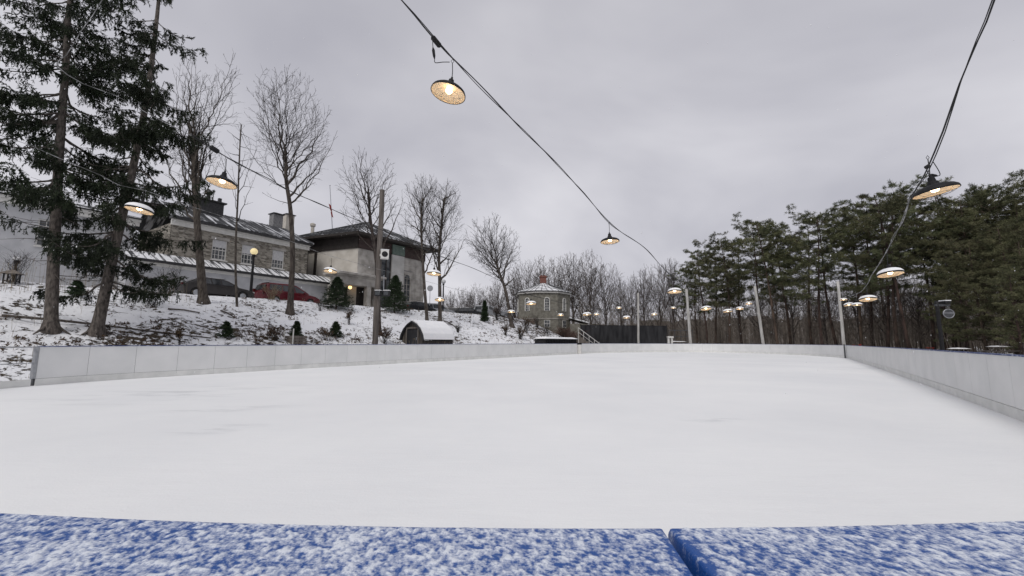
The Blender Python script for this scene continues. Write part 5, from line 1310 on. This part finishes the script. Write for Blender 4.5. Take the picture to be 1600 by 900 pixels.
# wooded rise far behind, closes the horizon
hv = []; hf = []; nxh = 260; rows = 7
for j in range(rows):
    for i in range(nxh):
        px = 560 + (1900 - 560) * i / (nxh - 1); base_h = 7.5 + 3.0 * sstep(900, 1150, px) 
        a = P(px, 530, 128 + j * 4); hh = base_h * (j / (rows - 1)) ** .6 * (1 + .18 * mnoise.noise(Vector((i * .12, 3, 1))) + .16 * mnoise.noise(Vector((i * .9, 3, 1))))
        hv.append((a.x, a.y, -.5 + hh + (.5 * mnoise.noise(Vector((i * .5, j * 1.0, 2))) if j else 0)))
for j in range(rows - 1):
    for i in range(nxh - 1): hf.append((j * nxh + i, j * nxh + i + 1, (j + 1) * nxh + i + 1, (j + 1) * nxh + i))
o = np_mesh('wooded_hill', np.array(hv), np.array(hf), pmat('wooded_hillside', (.075, .065, .058), (.15, .135, .12), .9, .95, 1, 2, stretch=(1, 1, .25))); tag(o, kind='structure')

# ------------------------------------------------------------------ shrubs, small firs, weeds and litter on the bank
def fir(px, py, wpx, hpx, label, seed, mat_=M_smallfir):
    b = hit(px, py); sc = b.y / F; hgt = hpx * sc; wd_ = wpx * sc / 2; rr = random.Random(seed); r_ = np.random.default_rng(seed)
    root = empty('small_fir', b, 0, label, 'fir', 'young firs planted on the bank'); A0 = []; A1 = []; m = MB(); m.tube([(0, 0, -.1), (0, 0, hgt)], [.05 * hgt ** .5, .008], 6)
    nw = max(8, int(hgt * 12))
    for i in range(nw):
        u = (i + .5) / nw; z = hgt * (.04 + .94 * u)
        for k in range(10):
            a = rr.uniform(0, 6.28); l = wd_ * (1 - u) ** .75 * rr.uniform(.7, 1.15) + .03; d = Vector((math.cos(a), math.sin(a), rr.uniform(-.15, .35)))
            p = Vector((0, 0, z)); e = p + d * l; A0.append(p.lerp(e, .15)); A1.append(e); m.tube([p, e], [.008, .004], 3, cap=False)
            for q_ in range(2): w_ = p.lerp(e, rr.uniform(.35, .9)); A0.append(w_); A1.append(w_ + Vector((d.y, -d.x, .1)) * rr.choice((-1, 1)) * l * .35)
    V, Q = blades(np.array([tuple(v) for v in A0]), np.array([tuple(v) for v in A1]), 26, .11 * min(1.2, .5 + hgt * .35), .022, .5, r_, 0)
    m.build('stem', M_bark, root); np_mesh('foliage', V, Q, mat_, root)
fir(525, 484, 56, 52, 'largest young fir, at the left side of the pavilion porch', 1)
fir(616, 489, 54, 60, 'young fir standing just right of the wooden pole', 2)
fir(352, 528, 24, 25, 'small dark fir below the rugged bare tree', 3)
fir(462, 534, 22, 32, 'small fir rising out of the wooden planter', 4)
fir(524, 527, 22, 24, 'tiny fir halfway between planter and wooden pole', 5)
fir(118, 462, 26, 24, 'low bushy fir between the two spruce trunks', 6)
fir(757, 503, 14, 34, 'slender dark young fir at the crest above the shed', 7)
def shrub(px, py, wpx, hpx, label, seed, leaves=None, n=26, Y=None, stem_mat=None, rad=.010):
    b = hit(px, py) if Y is None else onground(px, Y); sc = b.y / F; hg = hpx * sc; wd_ = wpx * sc / 2; rr = random.Random(seed); root = empty('shrub', b, 0, label, 'shrub', 'leafless shrubs and brush on the bank')
    m = MB(); tips = []
    for i in range(n):
        a = rr.uniform(0, 6.28); s = rr.random() ** .6 * wd_; h = hg * rr.uniform(.55, 1.05); p0 = Vector((rr.gauss(0, .12) * wd_, rr.gauss(0, .12) * wd_, -.05)); p2_ = Vector((math.cos(a) * s, math.sin(a) * s, h)); p1_ = p0.lerp(p2_, .5) + Vector((rr.gauss(0, .06), rr.gauss(0, .06), .08)) * hg
        m.tube([p0, p1_, p2_], [rad, rad * .7, rad * .35], 4, cap=False); tips.append((p1_, p2_))
        for k in range(5):
            w_ = p1_.lerp(p2_, rr.uniform(-.3, .9)); e = w_ + Vector((rr.gauss(0, .16), rr.gauss(0, .16), rr.uniform(.02, .28))) * hg * .9; m.tube([w_, e], [rad * .5, rad * .25], 3, cap=False); tips.append((w_, e))
    m.build('stems', stem_mat or M_twig, root)
    if leaves is not None:
        r_ = np.random.default_rng(seed); V, Q = blades(np.array([tuple(t[0]) for t in tips]), np.array([tuple(t[1]) for t in tips]), 7, .07, .05, 1.0, r_, .2); np_mesh('leaves', V, Q, leaves, root)
shrub(40, 438, 70, 95, 'tall tangle of bare brush in front of the stucco house window', 1, n=60, rad=.011)
shrub(100, 440, 60, 62, 'bare brush between kiosk and thick spruce trunk', 2, n=50)
shrub(20, 440, 50, 50, 'low bare brush right beside the dark kiosk', 12, n=30)
shrub(262, 462, 60, 45, 'grey brush at the dark car tail', 3, n=40)
shrub(425, 468, 36, 24, 'brown brush at the tail of the red minivan', 4, n=40, stem_mat=M_dryweed)
shrub(600, 537, 26, 26, 'leafy brown shrub at the foot of the wooden pole', 5, M_brownleaf, n=22)
shrub(545, 508, 14, 24, 'small yellowish shrub on the bank below the porch', 6, M_brownleaf, n=12)
shrub(500, 486, 18, 20, 'sparse shrub left of the largest young fir', 7, n=14)
shrub(508, 532, 26, 20, 'dark spreading twigs right of the wooden planter', 8, M_brownleaf, n=14)
shrub(430, 533, 28, 26, 'dark spreading shrub left of the wooden planter', 9, M_brownleaf, n=16)
shrub(280, 540, 16, 30, 'red leaved shrub just behind the left boards', 10, M_brownleaf, n=10)
shrub(235, 478, 60, 34, 'drooping bush right of the leaning spruce', 11, M_smallfir, n=30)
for i, (px, py, w_, h_) in enumerate(((716, 520, 12, 14), (776, 500, 22, 24), (800, 507, 26, 30), (822, 520, 22, 24), (840, 512, 20, 20), (812, 530, 24, 20), (855, 522, 26, 16), (880, 530, 30, 18), (900, 532, 26, 14), (790, 524, 20, 18))):
    shrub(px, py, w_, h_, f'brown brush on the slope left of the black fence, {ordinal(i)} of its row', 40 + i, M_brownleaf if i % 2 else None, n=26, rad=.014)
for i, (px, w_, h_) in enumerate(((822, 44, 34), (846, 34, 26), (880, 40, 30), (905, 36, 26))):
    shrub(px, 500, w_, h_, ('reddish hedge against the left wall of the octagonal house', 'reddish hedge below the middle of the octagonal house', 'reddish hedge at the right wall of the octagonal house', 'reddish hedge before the side wing of the octagonal house')[i], 60 + i, None, n=90, Y=66 - i, stem_mat=pmat('hedge_stems', (.07, .04, .035), (.14, .085, .07), 2, .9), rad=.03)
# wooden planter
b = hit(462, 536); pl = empty('wooden_planter', b, -AX, 'small square timber planter box behind the left boards', 'planter'); m = MB()
for (x0, x1, y0, y1) in ((-.4, .4, -.4, -.34), (-.4, .4, .34, .4), (-.4, -.34, -.338, .338), (.34, .4, -.338, .338)):
    for k in range(3): m.box(x0, x1, y0, y1, -.1 + k * .16, .045 + k * .16)
m.build('side_boards', M_wood, pl); m = MB()
for sx in (-.43, .43): m.box(sx - .03, sx + .03, -.44, -.403, -.1, .75)
m.build('stakes', M_whitetrim, pl)
m = MB(); m.box(-.33, .33, -.33, .33, .2, .33); m.build('soil', M_brownleaf, pl)
# weeds
rr = random.Random(9); m = MB()
def stalk(b, h):
    e = b + Vector((rr.gauss(0, .08) * h, rr.gauss(0, .08) * h, h)); m.tube([b - Vector((0, 0, .05)), b.lerp(e, .5) + Vector((rr.gauss(0, .02), 0, 0)), e], [.006, .005, .003], 3, cap=False)
    if rr.random() < .5: m.tube([e - Vector((0, 0, .06)), e + Vector((0, 0, .03))], [.012, .010], 4)
for k in range(260):
    t = rr.choice((rr.uniform(12, 28), rr.uniform(15, 25), rr.uniform(25, 45))); s = rr.uniform(.3, 2.2); x, y = XY(-19.6 - s, t); stalk(Vector((x, y, ground(x, y))), rr.uniform(.4, 1.1))
for k in range(500):
    t = rr.uniform(-2, 52); s = rr.uniform(.5, 14) ; x, y = XY(-19.6 - s, t); stalk(Vector((x, y, ground(x, y))), rr.uniform(.12, .5))
for k in range(160):
    t = rr.uniform(2, 11); s = rr.uniform(9, 14) ; x, y = XY(-19.6 - s, t); stalk(Vector((x, y, ground(x, y))), rr.uniform(.4, 1.4))
tag(m.build('dry_weeds', M_dryweed), 'thin dry weed stalks standing in the snow of the bank', 'weeds', kind='stuff')
# clumps of grass tufts and dead leaves poking through the snow
r_ = np.random.default_rng(8); A0 = []; A1 = []
for k in range(1100):
    t = rr.uniform(-4, 54); s = rr.uniform(.3, 14.5); 
    if k % 3 == 0: t = rr.uniform(-2, 18); s = rr.uniform(.3, 6)
    if mnoise.noise(Vector((t * .35, s * .35, 5))) < -.08 : continue
    x, y = XY(-19.6 - s, t); g = ground(x, y); w_ = rr.uniform(.05, .22)
    for q_ in range(rr.randint(3, 9)):
        dx, dy = rr.gauss(0, w_), rr.gauss(0, w_); A0.append((x + dx, y + dy, g + .0)); A1.append((x + dx * 1.5, y + dy * 1.5, g + rr.uniform(.03, .12)))
V, Q = blades(np.array(A0), np.array(A1), 6, .11, .035, 1.0, r_, .1)
tag(np_mesh('leaf_litter', V, Q, M_brownleaf), 'dead leaves and grass tufts poking through the snow', 'leaf litter', kind='stuff')
# sticks
m = MB(); a, b = hit(2, 498), hit(170, 513); c_ = hit(330, 531)
pts = catmull([a + Vector((0, 0, .08)), a.lerp(b, .5) + Vector((0, 0, .12)), b + Vector((0, 0, .10)), b.lerp(c_, .5) + Vector((0, 0, .06)), c_ + Vector((0, 0, .04))], .5); m.tube(pts, [.06 - .04 * i / len(pts) for i in range(len(pts))], 7)
for i in range(2, len(pts) - 2, 3): m.tube([pts[i], pts[i] + Vector((rr.gauss(0, .3), rr.gauss(0, .3), rr.uniform(0, .3)))], [.015, .006], 4)
tag(m.build('fallen_branch', M_bark_dark), 'long dark fallen branch lying behind the two spruce trunks', 'fallen branch')
for i, (x0, y0, x1, y1) in enumerate(((700, 505, 716, 515), (630, 482, 640, 489), (262, 485, 312, 490), (345, 487, 366, 497))):
    a, b = hit(x0, y0), hit(x1, y1); m = MB(); m.tube([a + Vector((0, 0, .06)), a.lerp(b, .5) + Vector((0, 0, .1)), b + Vector((0, 0, .05))], [.05, .045, .03], 6)
    tag(m.build('log', M_bark_dark), ('short dark log on the slope above the shed', 'short dark log near the fir by the pole', 'dark stick lying left of the rugged tree foot', 'dark stick lying right of the rugged tree foot')[i], 'log', 'logs lying on the bank')

# ------------------------------------------------------------------ things beyond the boards
def picnic(loc, rz, label, sc=1.0):
    r = empty('picnic_table', loc, rz, label, 'picnic table', 'snow covered picnic tables'); m = MB(); m.box(-.9, .9, -.37, .37, .70, .745); m.build('table_top', M_wood, r)
    for s in (-1, 1):
        m = MB(); m.box(-.9, .9, s * .72 - .13, s * .72 + .13, .42, .46); m.build('bench', M_wood, r)
        m = MB(); x = s * .6; m.tube([(x, -.15, .70), (x, -.7, -.02)], .04, 4); m.tube([(x, .15, .70), (x, .7, -.02)], .04, 4); m.box(x - .02, x + .02, -.8, .8, .36, .418); m.build('leg_frame', M_wood, r)
    snow_slab(Matrix.Identity(4), -.92, .92, -.38, .38, .747, .10, r, 12, 5, seed=loc[0]); return r
pt = picnic(onground(1497, 33), .4, 'snow covered picnic table right of the dark steel post'); 
copy_tree(pt, onground(1403, 40), .2, 1, 'snow covered picnic table between corner pole and dark steel post')
copy_tree(pt, onground(1083, 66, .25), .1, 1.1, 'snow covered picnic table at the foot of the far pale pole')
copy_tree(pt, onground(1060, 68, .45), 0, 1.3, 'snow covered picnic table right of the white trestle table')
copy_tree(pt, onground(1560, 34), .3, 1, 'snow covered picnic table near the right edge')
b = onground(1047, 63.5); tt = empty('trestle_table', b, 0, 'white two legged trestle at the right end of the black fence', 'table'); m = MB(); m.box(-.40, .42, -.3, .3, 1.95, 2.22)
m.build('top', M_whitetrim, tt)
for s in (-.27, .22): m = MB(); m.box(s - .11, s + .11, -.2, .2, -.05, 1.948); m.build('leg', M_whitetrim, tt)
b = onground(1063, 72); m_ = empty('dark_trailer', b, 0, 'dark open trailer frame right of the black fence', 'trailer'); m = MB(); m.box(-2.2, 1.8, -.8, .8, .6, .8); 
for x in (-2.2, -1.2, -.2, .8, 1.75): m.box(x, x + .06, -.8, -.74, .8, 3.2)
m.box(-2.2, 1.8, -.82, -.76, 3.203, 3.32); m.box(-2.2, 1.8, -.82, -.76, 2.2, 2.28); m.build('frame', M_frame, m_)
for x in (-1, .8): m = MB(); m.lathe([(0, -.1), (.35, -.1), (.35, .1), (0, .1)], 16, M=Matrix.Translation((x, -.9, .3)) @ Matrix.Rotation(math.pi / 2, 4, 'X')); m.build('wheel', M_tyre, m_)
def red_chair(px, Y, label):
    r = empty('garden_chair', onground(px, Y), .6, label, 'chair', 'red garden chairs beyond the right boards'); m = MB(); m.box(-.3, .3, -.3, .3, .38, .42); m.build('seat', M_redcloth, r)
    m = MB()
    for k in range(4): m.box(-.29 + k * .15, -.16 + k * .15, .30, .34, .42, 1.15); 
    m.build('backrest', M_redcloth, r)
    for sx in (-.3, .26):
        for sy in (-.28, .28): m = MB(); m.box(sx, sx + .05, sy - .03, sy + .03, -.03, .378 if sy > 0 else .6); m.build('leg', M_redcloth, r)
    m = MB(); m.box(-.36, -.22, -.35, .3, .60, .63); m.box(.22, .36, -.35, .3, .60, .63); m.build('armrest', M_redcloth, r)
red_chair(1339, 42, 'left red garden chair behind the corner of the rink'); red_chair(1349, 43, 'right red garden chair behind the corner of the rink')
b = onground(1457, 33, .15); sb = empty('snow_blower', b, 1.9, 'small red and white snow blower left of the dark steel post', 'snow blower'); m = MB(); m.box(-.25, .25, -.2, .2, .55, .95); m.build('body', M_redcloth, sb); m = MB(); m.box(-.3, .3, -.5, -.22, 0.05, .5); m.build('auger_housing', M_whitecloth, sb)
m = MB(); m.tube([(-.22, .2, .7), (-.25, .7, 1.2)], .025, 6); m.tube([(.22, .2, .7), (.25, .7, 1.2)], .025, 6); m.box(-.42, .42, .66, .72, 1.17, 1.22); m.build('handlebar', M_redcloth, sb)
for s in (-.3, .3): m = MB(); m.lathe([(0, -.06), (.2, -.06), (.2, .06), (0, .06)], 14, M=Matrix.Translation((s, .1, .2)) @ Matrix.Rotation(math.pi / 2, 4, 'Y')); m.build('wheel', M_tyre, sb)

sb.scale = (.62,) * 3
# ------------------------------------------------------------------ falling snow
r_ = np.random.default_rng(4); n_ = 1500; Yf = 6 + 34 * r_.random(n_) ** .8; V = []; Q = []
for i in range(n_):
    Y = Yf[i]; x = (r_.random() * 2 - 1) * 1.3 * Y; z = .4 + r_.random() * (Y * .8 + 1); s = .0055 + .006 * r_.random()
    o8 = [(s, 0, 0), (-s, 0, 0), (0, s, 0), (0, -s, 0), (s * .3, 0, s * 1.7), (-s * .3, 0, -s * 1.7)]; b = len(V); V += [(x + a_, Y + b_, z + c_) for a_, b_, c_ in o8]
    Q += [(b, b + 2, b + 4), (b + 2, b + 1, b + 4), (b + 1, b + 3, b + 4), (b + 3, b, b + 4), (b + 2, b, b + 5), (b + 1, b + 2, b + 5), (b + 3, b + 1, b + 5), (b, b + 3, b + 5)]
tag(np_mesh('falling_snow', np.array(V), np.array(Q), M_snow), 'fine snowflakes drifting through the air over the rink', 'snowflakes', kind='stuff')
